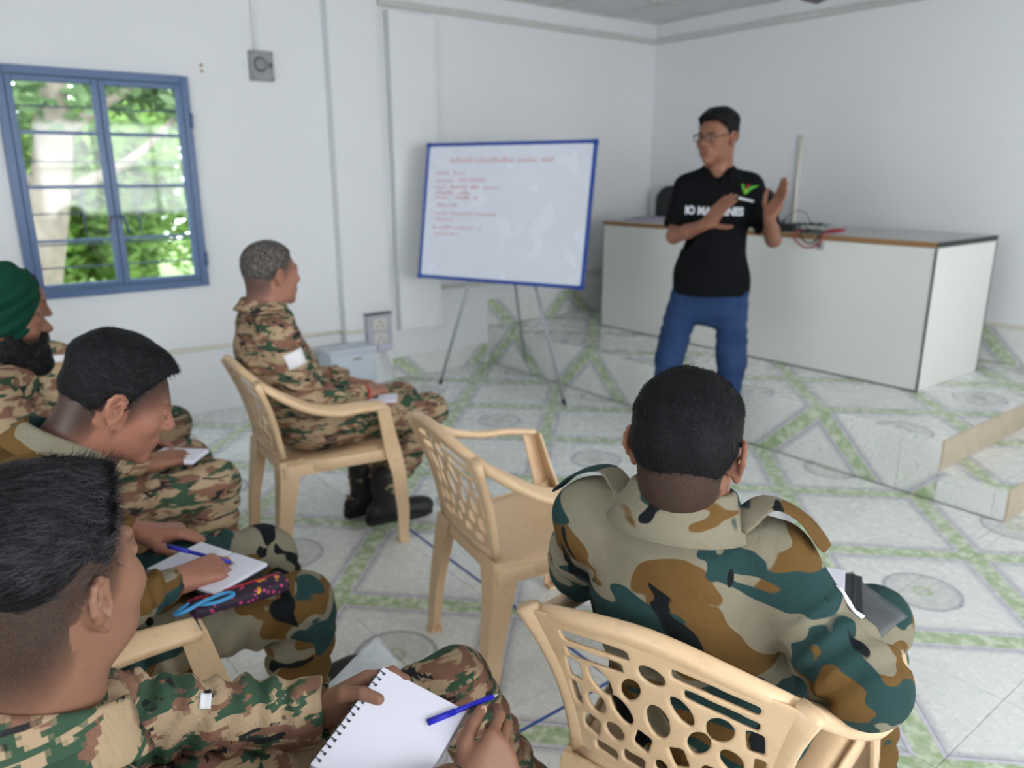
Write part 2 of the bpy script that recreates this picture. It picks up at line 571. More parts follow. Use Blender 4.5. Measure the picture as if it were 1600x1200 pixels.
# outer frame
for c, h in (((0.0, -wy + 0.02, wz / 2), (0.03, 0.022, wz / 2)), ((0.0, wy - 0.02, wz / 2), (0.03, 0.022, wz / 2)),
             ((0.0, 0, 0.02), (0.0295, wy - 0.0422, 0.022)), ((0.0, 0, wz - 0.02), (0.0295, wy - 0.0422, 0.022))):
    box_obj('frame_bar', c, h, M_BLUE, win, bev=0.004)
for sgn in (-1, 1):
    leaf = empty('casement'); leaf.parent = win
    y0, y1 = (0.0008, wy - 0.0425) if sgn > 0 else (-wy + 0.0425, -0.0008)
    z0, z1 = 0.045, wz - 0.045
    ym, yh = (y0 + y1) / 2, (y1 - y0) / 2
    fx = 0.018
    for c, h in (((fx, y0 + 0.016, (z0 + z1) / 2), (0.016, 0.016, (z1 - z0) / 2)), ((fx, y1 - 0.016, (z0 + z1) / 2), (0.016, 0.016, (z1 - z0) / 2)),
                 ((fx, ym, z0 + 0.014), (0.0155, yh - 0.0322, 0.014)), ((fx, ym, z1 - 0.014), (0.0155, yh - 0.0322, 0.014))):
        box_obj('sash_bar', c, h, M_BLUE, leaf, bev=0.004)
    zz = [z0 + (z1 - z0) * k for k in (0.0, 0.2375, 0.495, 0.7475, 1.0)]
    for k in (1, 2, 3):
        box_obj('glazing_bar', (fx - 0.004, ym, zz[k]), (0.010, yh - 0.03, 0.009 if k > 1 else 0.007), M_BLUE, leaf, bev=0.002)
    for k in range(4):
        box_obj('pane', (fx - 0.006, ym, (zz[k] + zz[k + 1]) / 2), (0.0015, yh - 0.031, (zz[k + 1] - zz[k]) / 2 - 0.006), M_GLASS, leaf)
    for k in (0.10, 0.215, 0.615, 0.87):     # grille rods behind the panes
        z = z0 + (z1 - z0) * k
        tube_obj('grille_rod', [(-0.05, y0 + 0.01, z), (-0.05, y1 - 0.01, z)], 0.0045, M_DARKBLUE, leaf, 6)
    yv = y0 + 2 * yh * (0.33 if sgn > 0 else 0.67)
    tube_obj('grille_rod', [(-0.05, yv, zz[1]), (-0.05, yv, zz[2])], 0.0045, M_DARKBLUE, leaf, 6)
    zh = (zz[1] + zz[2]) / 2
    tube_obj('grille_rod', [(-0.05, yv if sgn > 0 else y0, zh), (-0.05, y1 if sgn > 0 else yv, zh)], 0.0045, M_DARKBLUE, leaf, 6)
    # latch handle
    hy = 0.022 * sgn
    hp = [(fx + 0.02, hy, 0.42), (fx + 0.045, hy, 0.425), (fx + 0.05, hy + 0.012 * sgn, 0.415), (fx + 0.05, hy + 0.03 * sgn, 0.335)]
    tube_obj('handle', smooth_path(hp, 4), [0.008] * 12 + [0.011], M_DARKBLUE if sgn > 0 else M_DARKMETAL, leaf, 8)
for z in (0.16, 0.94):
    tube_obj('hinge', [(0.03, wy - 0.002, z - 0.04), (0.03, wy - 0.002, z + 0.04)], 0.010, M_BLUE, win, 8)
# reveals
for c, h in (((-0.075, -wy + 0.004, wz / 2), (0.045, 0.004, wz / 2)), ((-0.075, wy - 0.004, wz / 2), (0.045, 0.004, wz / 2)), ((-0.075, 0, 0.004), (0.045, wy, 0.004)), ((-0.075, 0, wz - 0.004), (0.045, wy, 0.004))):
    box_obj('reveal', c, h, M_REVEAL, win)

# the windows the room has behind the camera, simple frames and panes
def plain_window(name, axis, pos, u0, u1, z0, z1, label):
    w = empty(name)
    tag(w, label, kind='structure')
    n = 3
    for k in range(n + 1):
        u = u0 + (u1 - u0) * k / n
        u = min(max(u, u0 + 0.02), u1 - 0.02)
        c, h = ((pos, u, (z0 + z1) / 2), (0.02, 0.02, (z1 - z0) / 2)) if axis == 'x' else ((u, pos, (z0 + z1) / 2), (0.02, 0.02, (z1 - z0) / 2))
        box_obj('frame_bar', c, h, M_BLUE, w)
    for z in (z0 + 0.02, (z0 + z1) / 2, z1 - 0.02):
        c, h = ((pos, (u0 + u1) / 2, z), (0.018, (u1 - u0) / 2, 0.018)) if axis == 'x' else (((u0 + u1) / 2, pos, z), ((u1 - u0) / 2, 0.018, 0.018))
        box_obj('frame_bar', c, h, M_BLUE, w)
plain_window('window_2', 'x', XR + 0.05, 1.5, 3.7, 0.88, 2.13, 'wide blue framed window on the side wall nearest the platform')
plain_window('window_3', 'x', XR + 0.05, -0.75, 0.95, 0.88, 2.13, 'blue framed window on the side wall nearest the rear corner')
plain_window('window_4', 'y', YF - 0.05, -1.75, -0.05, 0.88, 2.13, 'blue framed window on the rear wall')

# ================================================================== OUTSIDE
M_GROUND = plain('grassy_ground', (0.20, 0.28, 0.10), 0.9, var=0.3, scale=2)
gr = box_obj('ground', (XL - 8.3, 2, -0.25), (8, 14, 0.05), M_GROUND)
tag(gr, 'grassy ground outside the window', kind='structure')
def leaf_mat(name, c1, c2, c3):
    t = NT(name, 0.55, 0.3)
    v = t.coord()
    f = t.noise(v, 3.5, 2)
    g = t.noise(v, 22, 1)
    col = t.mix(t.step(f, 0.35, 0.65), c1, c2)
    t.base(t.mix(t.step(g, 0.62, 0.68), col, c3))
    t.b.inputs['Transmission Weight'].default_value = 0.0
    tr = t.n('ShaderNodeBsdfTranslucent')
    t.lk(t.b.inputs['Base Color'].links[0].from_socket, tr.inputs[0])
    mx = t.n('ShaderNodeMixShader'); mx.inputs[0].default_value = 0.45
    t.lk(t.b.outputs[0], mx.inputs[1]); t.lk(tr.outputs[0], mx.inputs[2])
    t.lk(mx.outputs[0], t.nt.nodes['Material Output'].inputs['Surface'])
    return t.m
M_LEAF1 = leaf_mat('shrub_leaves', (0.16, 0.30, 0.06), (0.28, 0.44, 0.11), (0.42, 0.50, 0.16))
M_LEAF2 = leaf_mat('tree_canopy_leaves', (0.10, 0.18, 0.07), (0.20, 0.30, 0.14), (0.30, 0.38, 0.22))
M_BARK = plain('grey_brown_bark', (0.28, 0.23, 0.19), 0.9, var=0.25, scale=12, bump=0.5, bscale=30)

def leaves(name, centers, radii, count, size, mat, parent):
    """separate leaf blades scattered through ellipsoid clumps, one mesh"""
    V, F = [], []
    per = max(1, count // len(centers))
    C, U, W = [], [], []
    for c, r in zip(centers, radii):
        d = RNG.normal(size=(per, 3)); d /= np.linalg.norm(d, axis=1)[:, None]
        p = np.array(c) + d * (RNG.random((per, 1)) ** 0.4) * np.array(r)
        C.append(p)
    C = np.concatenate(C); n = len(C)
    U = RNG.normal(size=(n, 3)); U[:, 2] *= 0.5; U /= np.linalg.norm(U, axis=1)[:, None]
    W = np.cross(U, RNG.normal(size=(n, 3))); W /= np.linalg.norm(W, axis=1)[:, None]
    s = size * (0.6 + 0.8 * RNG.random((n, 1)))
    V = np.stack([C - U * s, C + W * s * 0.42, C + U * s, C - W * s * 0.42], 1).reshape(-1, 3)
    Q = np.arange(n * 4).reshape(-1, 4)
    me = np_mesh(name, V, Q)
    me.materials.append(mat)
    o = link(name, me, None, parent)
    return o
tree = empty('tree', (XL - 2.3, 1.05, -0.2)); tag(tree, 'leaning grey-barked tree outside the casement window', 'tree')
tube_obj('trunk', smooth_path([(0.1, -0.42, 0), (0.05, -0.30, 0.7), (0, -0.12, 1.4), (0.0, 0.0, 2.0), (-0.05, 0.02, 2.8), (-0.1, 0.1, 4.2)], 5), [0.19 - 0.004 * k for k in range(26)], M_BARK, tree, 12)
for pts in ([(0, -0.1, 1.5), (0.1, -0.7, 1.9), (0.15, -1.3, 2.1)], [(0, 0.0, 1.9), (-0.1, 0.6, 2.3), (-0.2, 1.3, 2.5)], [(0, 0.0, 1.5), (0.1, 0.5, 1.75), (0.1, 0.9, 2.1)]):
    tube_obj('branch', smooth_path(pts, 4), [0.05, 0.047, 0.044, 0.04, 0.036, 0.032, 0.028, 0.024, 0.02], M_BARK, tree, 8)
o = leaves('foliage', [(RNG.uniform(-0.7, 0.2), RNG.uniform(-2.6, 3.0), RNG.uniform(2.0, 3.6)) for k in range(60)], [(0.5, 0.55, 0.3)] * 60, 9000, 0.085, M_LEAF2, tree); o['kind'] = 'stuff'
for k, (x, y, r, h) in enumerate([(-4.9, -1.9, 0.85, 2.6), (-4.9, -0.1, 0.85, 2.5), (-4.9, 1.65, 0.85, 2.6), (-4.9, 3.4, 0.85, 2.6), (-7.6, 0.2, 1.3, 4.2), (-7.6, 2.9, 1.3, 4.4), (-7.6, -2.5, 1.3, 4.2), (-7.6, 5.6, 1.3, 4.3)]):
    labels = ['bright green shrub nearest the rear garden side', 'low sunlit shrub right behind the leaning tree trunk', 'tall yellow-green shrub beside the tree trunk', 'yellow-green shrub seen through the latched casement', 'large dense shrub far behind the leaning trunk', 'large dense shrub far behind the latched casement side', 'large dense shrub at the far edge of the garden', 'large dense shrub towards the platform end of the garden']
    sh = empty('shrub', (XL + x, y, -0.2)); tag(sh, labels[k], 'shrub', 'shrubs outside the window')
    tube_obj('stem', [(0, 0, 0), (0.05, 0.04, h * 0.7)], [0.03, 0.015], M_BARK, sh, 6)
    cs = [(RNG.uniform(-0.5, 0.5) * r, RNG.uniform(-0.62, 0.62) * r, RNG.uniform(0.15, 0.9) * h) for q in range(16)]
    o = leaves('foliage', cs, [(0.4 * r, 0.34 * r, 0.3 * h)] * 16, 8000, 0.085, M_LEAF1, sh); o['kind'] = 'stuff'
# ================================================================== IMPLICIT SURFACES (organic shapes grown as one skin)
def vec(*a):
    return np.array(a, float)

def axis_lines(lo, hi, h, fine=()):
    """grid lines from lo to hi with spacing h, finer inside the (a,b,hf) spans"""
    out = [lo]
    while out[-1] < hi:
        x = out[-1]
        st = h
        for a, b, hf in fine:
            if a - st * 0.5 <= x <= b:
                st = min(st, hf)
        out.append(x + st)
    return np.array(out, np.float32)

class Field:
    def __init__(self, lo, hi, h, fine=None):
        fine = fine or ((), (), ())
        self.ax = [axis_lines(lo[i], hi[i], h, fine[i]) for i in range(3)]
        self.F = np.full([len(a) for a in self.ax], 9.0, np.float32)
    def sub(self, lo, hi):
        sl = []
        for i in range(3):
            a = max(0, int(np.searchsorted(self.ax[i], lo[i])) - 1)
            b = min(len(self.ax[i]), int(np.searchsorted(self.ax[i], hi[i])) + 1)
            if b <= a:
                return None
            sl.append(slice(a, b))
        X = self.ax[0][sl[0]][:, None, None]
        Y = self.ax[1][sl[1]][None, :, None]
        Z = self.ax[2][sl[2]][None, None, :]
        return tuple(sl), X, Y, Z
    def apply(self, prim, k=0.0, op='add'):
        lo, hi = prim.bounds()
        m = k + 0.02
        r = self.sub(lo - m, hi + m)
        if r is None:
            return
        sl, X, Y, Z = r
        d = prim.eval(X, Y, Z).astype(np.float32)
        f = self.F[sl]
        if op == 'add':
            if k > 0:
                h = np.maximum(k - np.abs(f - d), 0) / k
                self.F[sl] = np.minimum(f, d) - h * h * k * 0.25
            else:
                self.F[sl] = np.minimum(f, d)
        else:
            d = -d
            if k > 0:
                h = np.maximum(k - np.abs(f - d), 0) / k
                self.F[sl] = np.maximum(f, d) + h * h * k * 0.25
            else:
                self.F[sl] = np.maximum(f, d)
    def add(self, prim, k=0.0):
        self.apply(prim, k, 'add'); return self
    def cut(self, prim, k=0.0):
        self.apply(prim, k, 'cut'); return self
    def folds(self, fn):
        """displace the skin: fn(P) -> metres, evaluated only near the surface"""
        idx = np.nonzero(np.abs(self.F) < 0.035)
        P = np.stack([self.ax[0][idx[0]], self.ax[1][idx[1]], self.ax[2][idx[2]]], 1)
        self.F[idx] -= fn(P).astype(np.float32)
        return self
    def mesh(self, name):
        F = self.F
        S = F < 0
        nx, ny, nz = F.shape
        c = np.zeros((nx - 1, ny - 1, nz - 1), np.int8)
        for a in (0, 1):
            for b in (0, 1):
                for d in (0, 1):
                    c += S[a:nx - 1 + a, b:ny - 1 + b, d:nz - 1 + d]
        act = np.nonzero((c > 0) & (c < 8))
        n = len(act[0])
        idm = np.full(c.shape, -1, np.int32)
        idm[act] = np.arange(n)
        pos = np.zeros((n, 3)); cnt = np.zeros(n)
        I, J, K = act
        cor = [(a, b, d) for a in (0, 1) for b in (0, 1) for d in (0, 1)]
        for ca in cor:
            for axis in range(3):
                if ca[axis] == 1:
                    continue
                cb = list(ca); cb[axis] = 1
                fa = F[I + ca[0], J + ca[1], K + ca[2]]
                fb = F[I + cb[0], J + cb[1], K + cb[2]]
                x = (fa < 0) != (fb < 0)
                t = np.where(x, fa / np.where(x, fa - fb, 1), 0)
                pa = np.stack([self.ax[0][I + ca[0]], self.ax[1][J + ca[1]], self.ax[2][K + ca[2]]], 1)
                pb = np.stack([self.ax[0][I + cb[0]], self.ax[1][J + cb[1]], self.ax[2][K + cb[2]]], 1)
                pos += np.where(x[:, None], pa + (pb - pa) * t[:, None], 0)
                cnt += x
        pos /= cnt[:, None]
        Q = []
        for axis in range(3):
            sa = [slice(1, -1)] * 3; sb = [slice(1, -1)] * 3
            sa[axis] = slice(0, -1); sb[axis] = slice(1, None)
            A, B = S[tuple(sa)], S[tuple(sb)]
            e = np.nonzero(A != B)
            flip = A[e]
            g = [e[0].copy(), e[1].copy(), e[2].copy()]
            u, v = (axis + 1) % 3, (axis + 2) % 3
            for q in (u, v):
                g[q] = g[q] + 1
            def cell(du, dv):
                h = [g[0].copy(), g[1].copy(), g[2].copy()]
                h[u] = h[u] - du; h[v] = h[v] - dv
                return idm[h[0], h[1], h[2]]
            q = np.stack([cell(1, 1), cell(0, 1), cell(0, 0), cell(1, 0)], 1)
            q[~flip] = q[~flip][:, ::-1]
            Q.append(q)
        Q = np.concatenate(Q)
        Q = Q[(Q >= 0).all(1)]
        return np_mesh(name, pos, Q)

class RC:      # round cone between two balls
    def __init__(s, a, b, ra, rb=None):
        s.a, s.b, s.ra, s.rb = np.array(a, float), np.array(b, float), ra, ra if rb is None else rb
    def bounds(s):
        r = max(s.ra, s.rb)
        return np.minimum(s.a, s.b) - r, np.maximum(s.a, s.b) + r
    def eval(s, X, Y, Z):
        d = s.b - s.a
        L2 = max(d @ d, 1e-12)
        px, py, pz = X - s.a[0], Y - s.a[1], Z - s.a[2]
        t = np.clip((px * d[0] + py * d[1] + pz * d[2]) / L2, 0, 1)
        return np.sqrt((px - t * d[0]) ** 2 + (py - t * d[1]) ** 2 + (pz - t * d[2]) ** 2) - (s.ra + (s.rb - s.ra) * t)

class EL:      # ellipsoid, optional rotation (columns = axes)
    def __init__(s, c, r, R=None):
        s.c, s.r, s.R = np.array(c, float), np.array(r, float), np.eye(3) if R is None else np.array(R, float)
    def bounds(s):
        e = np.abs(s.R) @ s.r
        return s.c - e, s.c + e
    def loc(s, X, Y, Z):
        px, py, pz = X - s.c[0], Y - s.c[1], Z - s.c[2]
        R = s.R
        return (px * R[0, 0] + py * R[1, 0] + pz * R[2, 0], px * R[0, 1] + py * R[1, 1] + pz * R[2, 1], px * R[0, 2] + py * R[1, 2] + pz * R[2, 2])
    def eval(s, X, Y, Z):
        x, y, z = s.loc(X, Y, Z)
        r = s.r
        k0 = np.sqrt((x / r[0]) ** 2 + (y / r[1]) ** 2 + (z / r[2]) ** 2)
        k1 = np.sqrt((x / r[0] ** 2) ** 2 + (y / r[1] ** 2) ** 2 + (z / r[2] ** 2) ** 2)
        return k0 * (k0 - 1.0) / np.maximum(k1, 1e-6)

class BX(EL):  # rounded box
    def __init__(s, c, r, R=None, rd=0.01):
        super().__init__(c, r, R); s.rd = rd
    def eval(s, X, Y, Z):
        x, y, z = s.loc(X, Y, Z)
        qx, qy, qz = np.abs(x) - s.r[0] + s.rd, np.abs(y) - s.r[1] + s.rd, np.abs(z) - s.r[2] + s.rd
        return np.sqrt(np.maximum(qx, 0) ** 2 + np.maximum(qy, 0) ** 2 + np.maximum(qz, 0) ** 2) + np.minimum(np.maximum(qx, np.maximum(qy, qz)), 0) - s.rd

class FN:      # any function inside a box
    def __init__(s, lo, hi, fn):
        s.lo, s.hi, s.fn = np.array(lo, float), np.array(hi, float), fn
    def bounds(s):
        return s.lo, s.hi
    def eval(s, X, Y, Z):
        return s.fn(X, Y, Z)

def fold_noise(seed, freq=16.0, amp=0.006, stretch=(1, 1, 1), n=7):
    """smooth cloth relief from warped sine waves"""
    g = np.random.default_rng(seed)
    D = g.normal(size=(n, 3)); D /= np.linalg.norm(D, axis=1)[:, None]
    D *= np.array(stretch)
    ph = g.random(n) * 6.28
    fr = freq * (0.6 + 1.1 * g.random(n))
    W = g.normal(size=(3, 3)) * 5.0
    def fn(P):
        Q = P + 0.022 * np.sin(P @ W.T + ph[:3])
        v = np.zeros(len(P))
        for i in range(n):
            s = np.sin(Q @ D[i] * fr[i] + ph[i])
            v += np.sign(s) * np.abs(s) ** 1.5
        return amp * v / math.sqrt(n)
    return fn

def frame(fwd, upv):
    """3x3 columns right, forward, up"""
    f = np.array(fwd, float); f /= np.linalg.norm(f)
    u = np.array(upv, float); u = u - f * (u @ f); u /= np.linalg.norm(u)
    r = np.cross(f, u)
    return np.stack([r, f, u], 1)
# ================================================================== MOULDED PLASTIC ARMCHAIRS
def chair_mat():
    t = NT('cream_moulded_plastic', 0.36, 0.45)
    v = t.coord()
    f = t.noise(v, 5, 4, 0.6)
    g = t.noise(v, 40, 3, 0.7)
    col = t.mix(f, srgb(220, 184, 142), srgb(228, 200, 164))
    col = t.mix(t.math('MULTIPLY', t.step(g, 0.55, 0.75), 0.35), col, srgb(180, 150, 114))
    t.base(col)
    t.b.inputs['Subsurface Weight'].default_value = 0.0
    t.bump(g, 0.05, 0.003)
    return t.m
M_CHAIR = chair_mat()

BACK_TOP = 0.765
def rail_pts():
    half = [(0.268, 0.165, 0.592), (0.283, 0.07, 0.604), (0.288, -0.03, 0.608), (0.276, -0.13, 0.635), (0.235, -0.225, 0.69), (0.15, -0.285, 0.738), (0.0, -0.305, BACK_TOP)]
    return half + [(-x, y, z) for x, y, z in half[-2::-1]]

def back_surface(s, t):
    """s,t in [-1,1]x[0,1] -> point on the back rest"""
    w = 0.168 + 0.052 * t ** 1.4
    x = s * w
    z = 0.425 + (0.735 - 0.425) * t + 0.022 * t * (1 - s * s)
    y = -0.205 - 0.085 * t - 0.022 * (1 - s * s) * (0.5 + t * 0.5) + 0.012 * np.sin(t * 3.1)
    return x, y, z

def make_chair_meshes():
    out = []
    # --- back panel with openings, grown flat then bent
    W, Hh = 0.40, 0.32
    fld = Field((-W / 2 - 0.012, -0.012, -0.009), (W / 2 + 0.012, Hh + 0.012, 0.009), 0.0042, ((), (), ((-0.02, 0.02, 0.0022),)))
    fld.add(BX((0, Hh / 2, 0), (W / 2, Hh / 2, 0.0042), None, 0.002))
    holes = []
    def hole(x, y, a, b, rot=0.0, kind='o'):
        for sx in ((1, -1) if abs(x) > 1e-6 else (1,)):
            holes.append((sx * x, y, a, b, sx * rot, kind))
    hole(0.095, 0.284, 0.062, 0.011, -0.06, 'r')
    hole(0.105, 0.248, 0.055, 0.011, -0.08, 'r')
    hole(0.0, 0.262, 0.022, 0.020, 0, 'o')
    hole(0.045, 0.208, 0.016, 0.030, 0.5, 'o')
    hole(0.105, 0.200, 0.021, 0.030, -0.35, 'o')
    hole(0.158, 0.205, 0.014, 0.024, 0.15, 'r')
    hole(0.0, 0.160, 0.022, 0.036, 0, 'o')
    hole(0.072, 0.150, 0.018, 0.030, -0.45, 'o')
    hole(0.128, 0.140, 0.020, 0.024, 0.4, 'o')
    hole(0.172, 0.145, 0.009, 0.026, 0.05, 'r')
    hole(0.036, 0.098, 0.016, 0.020, 0.35, 'r')
    hole(0.098, 0.090, 0.021, 0.019, -0.2, 'o')
    hole(0.152, 0.082, 0.018, 0.020, 0.3, 'r')
    hole(0.0, 0.058, 0.014, 0.015, 0, 'o')
    hole(0.060, 0.045, 0.024, 0.013, 0.1, 'r')
    hole(0.125, 0.036, 0.026, 0.011, 0.08, 'r')
    for x, y, a, b, r, kind in holes:
        R = np.array(Matrix.Rotation(r, 3, 'Z'))
        if kind == 'o':
            # ellipse through the sheet
            def fn(X, Y, Z, x=x, y=y, a=a, b=b, R=R):
                u = (X - x) * R[0, 0] + (Y - y) * R[1, 0]; v = (X - x) * R[0, 1] + (Y - y) * R[1, 1]
                k0 = np.sqrt((u / a) ** 2 + (v / b) ** 2); k1 = np.sqrt((u / a ** 2) ** 2 + (v / b ** 2) ** 2)
                return k0 * (k0 - 1) / np.maximum(k1, 1e-6) + 0 * Z
            m = max(a, b)
            fld.cut(FN((x - m, y - m, -0.03), (x + m, y + m, 0.03), fn), 0.002)
        else:
            fld.cut(BX((x, y, 0), (a, b, 0.04), R, 0.006), 0.002)
    me = fld.mesh('back_panel')
    n = len(me.vertices)
    co = np.empty(n * 3, np.float32); me.vertices.foreach_get('co', co); co = co.reshape(-1, 3)
    s, t = co[:, 0] / (W / 2), co[:, 1] / Hh
    x, y, z = back_surface(s, t)
    co2 = np.stack([x, y - co[:, 2], z], 1).astype(np.float32)
    me.vertices.foreach_set('co', co2.ravel()); me.update()
    me.flip_normals()
    out.append(('back_panel', me))
    # --- uprights either side of the panel
    for sg in (-1, 1):
        pts = []
        for k in range(9):
            t = k / 8
            x, y, z = back_surface(np.array(sg * 1.0), np.array(t))
            pts.append((float(x) + sg * 0.012 * t ** 3, float(y) + 0.004, float(z)))
        v, f = sweep(pts, None, 10, flat=[(0.0155 + 0.006 * abs(2 * k / 8 - 1) ** 2, 0.012) for k in range(9)], upv=[(sg * 0.25, 1, 0)] * 9)
        out.append(('upright', mesh('upright', v, f)))
    # lower rail of the back
    v, f = sweep([tuple(float(q) for q in back_surface(np.array(s), np.array(0.0))) for s in np.linspace(-1, 1, 9)], None, 8, flat=[(0.009, 0.013)] * 9, upv=[(0, 0, 1)] * 9)
    out.append(('lower_rail', mesh('lower_rail', v, f)))
    # --- arm and top rail in one sweep
    path = smooth_path(rail_pts(), 6)
    m = len(path)
    flat, upv = [], []
    for i, p in enumerate(path):
        q = abs(i / (m - 1) - 0.5) * 2           # 0 at the back, 1 at the arm ends
        flat.append((0.027 + 0.006 * max(0, 1 - abs(q - 0.72) * 4), 0.011 + 0.004 * (1 - q)))
        sx = p[0] / 0.3
        k = max(0.0, min(1.0, (0.62 - q) / 0.4))
        upv.append((0.35 * sx, 0.85 * k, 1.0 - 0.35 * k))
    v, f = sweep(path, None, 14, flat=flat, upv=upv)
    out.append(('arm_rail', mesh('arm_rail', v, f)))
    # --- seat: dished sheet with a turned-down front and skirt
    nu, nv = 17, 19
    top, bot = [], []
    for j in range(nv):
        b = j / (nv - 1)
        for i in range(nu):
            a = -1 + 2 * i / (nu - 1)
            w = 0.205 + 0.035 * b
            x = a * w * (1 - 0.02 * (1 - abs(2 * b - 1)))
            y = -0.215 + 0.435 * b + 0.012 * (1 - a * a) * b
            z = 0.408 + 0.012 * b - 0.020 * (1 - a * a) * math.sin(PI * min(1, b * 1.1))
            z -= 0.028 * max(0, (b - 0.86) / 0.14) ** 2 + 0.016 * max(0, (abs(a) - 0.85) / 0.15) ** 2
            top.append((x, y, z)); bot.append((x * 0.99, y, z - 0.006))
    F = []
    for j in range(nv - 1):
        for i in range(nu - 1):
            q = (j * nu + i, j * nu + i + 1, (j + 1) * nu + i + 1, (j + 1) * nu + i)
            F.append(q); F.append(tuple(nu * nv + k for k in q[::-1]))
    rim = [i for i in range(nu)] + [j * nu + nu - 1 for j in range(1, nv)] + [(nv - 1) * nu + i for i in range(nu - 2, -1, -1)] + [j * nu for j in range(nv - 2, 0, -1)]
    # skirt hanging from the rim
    base = len(top) + len(bot)
    sk = [(top[r][0], top[r][1], top[r][2] - 0.042) for r in rim]
    for k in range(len(rim)):
        k2 = (k + 1) % len(rim)
        F.append((rim[k2], rim[k], base + k, base + k2))
    out.append(('seat', mesh('seat', top + bot + sk, F)))
    # --- legs, angle section, tapered
    def leg(top_pts, sec):
        V, Fc = [], []
        for (p, w, dx, dy) in top_pts:
            th = 0.007
            # L section: outer corner at p, legs run along -dx and -dy
            pts2 = [(0, 0), (-dx * w, 0), (-dx * w, -dy * th), (-dx * th, -dy * th), (-dx * th, -dy * w), (0, -dy * w)]
            for u, v2 in pts2:
                V.append((p[0] + u, p[1] + v2, p[2]))
        m2 = len(top_pts)
        for i in range(m2 - 1):
            for k in range(6):
                k2 = (k + 1) % 6
                Fc.append((i * 6 + k, i * 6 + k2, (i + 1) * 6 + k2, (i + 1) * 6 + k))
        Fc.append(tuple(range(6))); Fc.append(tuple((m2 - 1) * 6 + k for k in range(6))[::-1])
        return mesh('leg', V, Fc)
    for sx in (-1, 1):
        out.append(('leg', leg([((sx * 0.212, -0.262, 0.0), 0.040, sx, -1), ((sx * 0.212, -0.250, 0.16), 0.052, sx, -1), ((sx * 0.208, -0.232, 0.31), 0.068, sx, -1), ((sx * 0.196, -0.222, 0.415), 0.088, sx, -1)], 0)))
        out.append(('leg', leg([((sx * 0.262, 0.250, 0.0), 0.040, sx, 1), ((sx * 0.268, 0.256, 0.15), 0.050, sx, 1), ((sx * 0.268, 0.248, 0.30), 0.058, sx, 1), ((sx * 0.262, 0.232, 0.40), 0.066, sx, 1), ((sx * 0.272, 0.208, 0.48), 0.056, sx, 1), ((sx * 0.285, 0.184, 0.575), 0.050, sx, 1), ((sx * 0.288, 0.180, 0.592), 0.050, sx, 1)], 0)))
    # foot pads
    for x, y in ((0.195, -0.245), (-0.195, -0.245), (0.245, 0.234), (-0.245, 0.234)):
        out.append(('foot', box_mesh('foot', (x, y, 0.005), (0.022, 0.022, 0.005), None, 0.002)))
    # side bar tying seat to front leg
    for sx in (-1, 1):
        v, f = sweep([(sx * 0.19, -0.21, 0.388), (sx * 0.222, 0.0, 0.382), (sx * 0.245, 0.2, 0.385), (sx * 0.255, 0.225, 0.392)], None, 8, flat=[(0.006, 0.028), (0.006, 0.024), (0.006, 0.026), (0.006, 0.032)], upv=[(0, 0, 1)] * 4)
        out.append(('side_rail', mesh('side_rail', v, f)))
    return out
CHAIR_PARTS = make_chair_meshes()
for nm, me in CHAIR_PARTS:
    me.materials.append(M_CHAIR)
    if nm not in ('foot', 'leg'):
        me.shade_smooth()

def place_chair(x, y, rz, label):
    c = empty('plastic_armchair', (x, y, 0), rz)
    tag(c, label, 'chair', 'cream plastic armchairs')
    for nm, me in CHAIR_PARTS:
        link(nm, me, None, c)
    return c
CH = {}
CH['A'] = (-2.775, 1.185, -0.08)
CH['B'] = (-1.665, 1.365, -0.17)
CH['C'] = (-0.751, 1.068, 0.29)
CH['D'] = (-1.68, 0.17, -0.05)
CH['E'] = (-2.52, 0.17, -0.03)
CH['F'] = (-0.95, 0.02, 0.0)
CH['G'] = (-3.32, 0.20, 0.0)
CL = {'A': 'cream plastic armchair under the grey-haired person near the whiteboard', 'B': 'empty cream plastic armchair with pierced back',
      'C': 'cream plastic armchair with pierced back behind the person with plastic folder', 'D': 'cream plastic armchair of the person writing with pencil pouch',
      'E': 'cream plastic armchair of the turbaned person', 'F': 'cream plastic armchair of the person holding the spiral notebook', 'G': 'cream plastic armchair beyond the turbaned person'}
for k in CH:
    place_chair(*CH[k], CL[k])
# ================================================================== PEOPLE: builders
def skin_mat(name, c1, c2, hairc):
    t = NT(name, 0.48, 0.35)
    v = t.coord()
    f = t.noise(v, 14, 4, 0.6)
    g = t.noise(v, 620, 2, 0.6)
    p = t.noise(v, 70, 2)
    col = t.mix(f, c1, c2)
    col = t.mix(t.math('MULTIPLY', t.step(p, 0.58, 0.75), 0.25), col, tuple(x * 0.72 for x in c1))
    at = t.n('ShaderNodeAttribute'); at.attribute_name = 'lip'
    col = t.mix(t.math('MULTIPLY', at.outputs['Fac'], 0.75), col, tuple(a * b for a, b in zip(c2, (0.85, 0.55, 0.55))))
    at2 = t.n('ShaderNodeAttribute'); at2.attribute_name = 'stubble'
    st = t.math('MULTIPLY', at2.outputs['Fac'], t.math('ADD', 0.74, t.math('MULTIPLY', t.step(g, 0.3, 0.7), 0.26)))
    col = t.mix(st, col, hairc)
    t.base(col)
    t.b.inputs['Subsurface Weight'].default_value = 0.06
    t.b.inputs['Subsurface Radius'].default_value = (0.012, 0.005, 0.003)
    t.b.inputs['Subsurface Scale'].default_value = 0.4
    t.bump(t.noise(v, 420, 2), 0.10, 0.002)
    return t.m

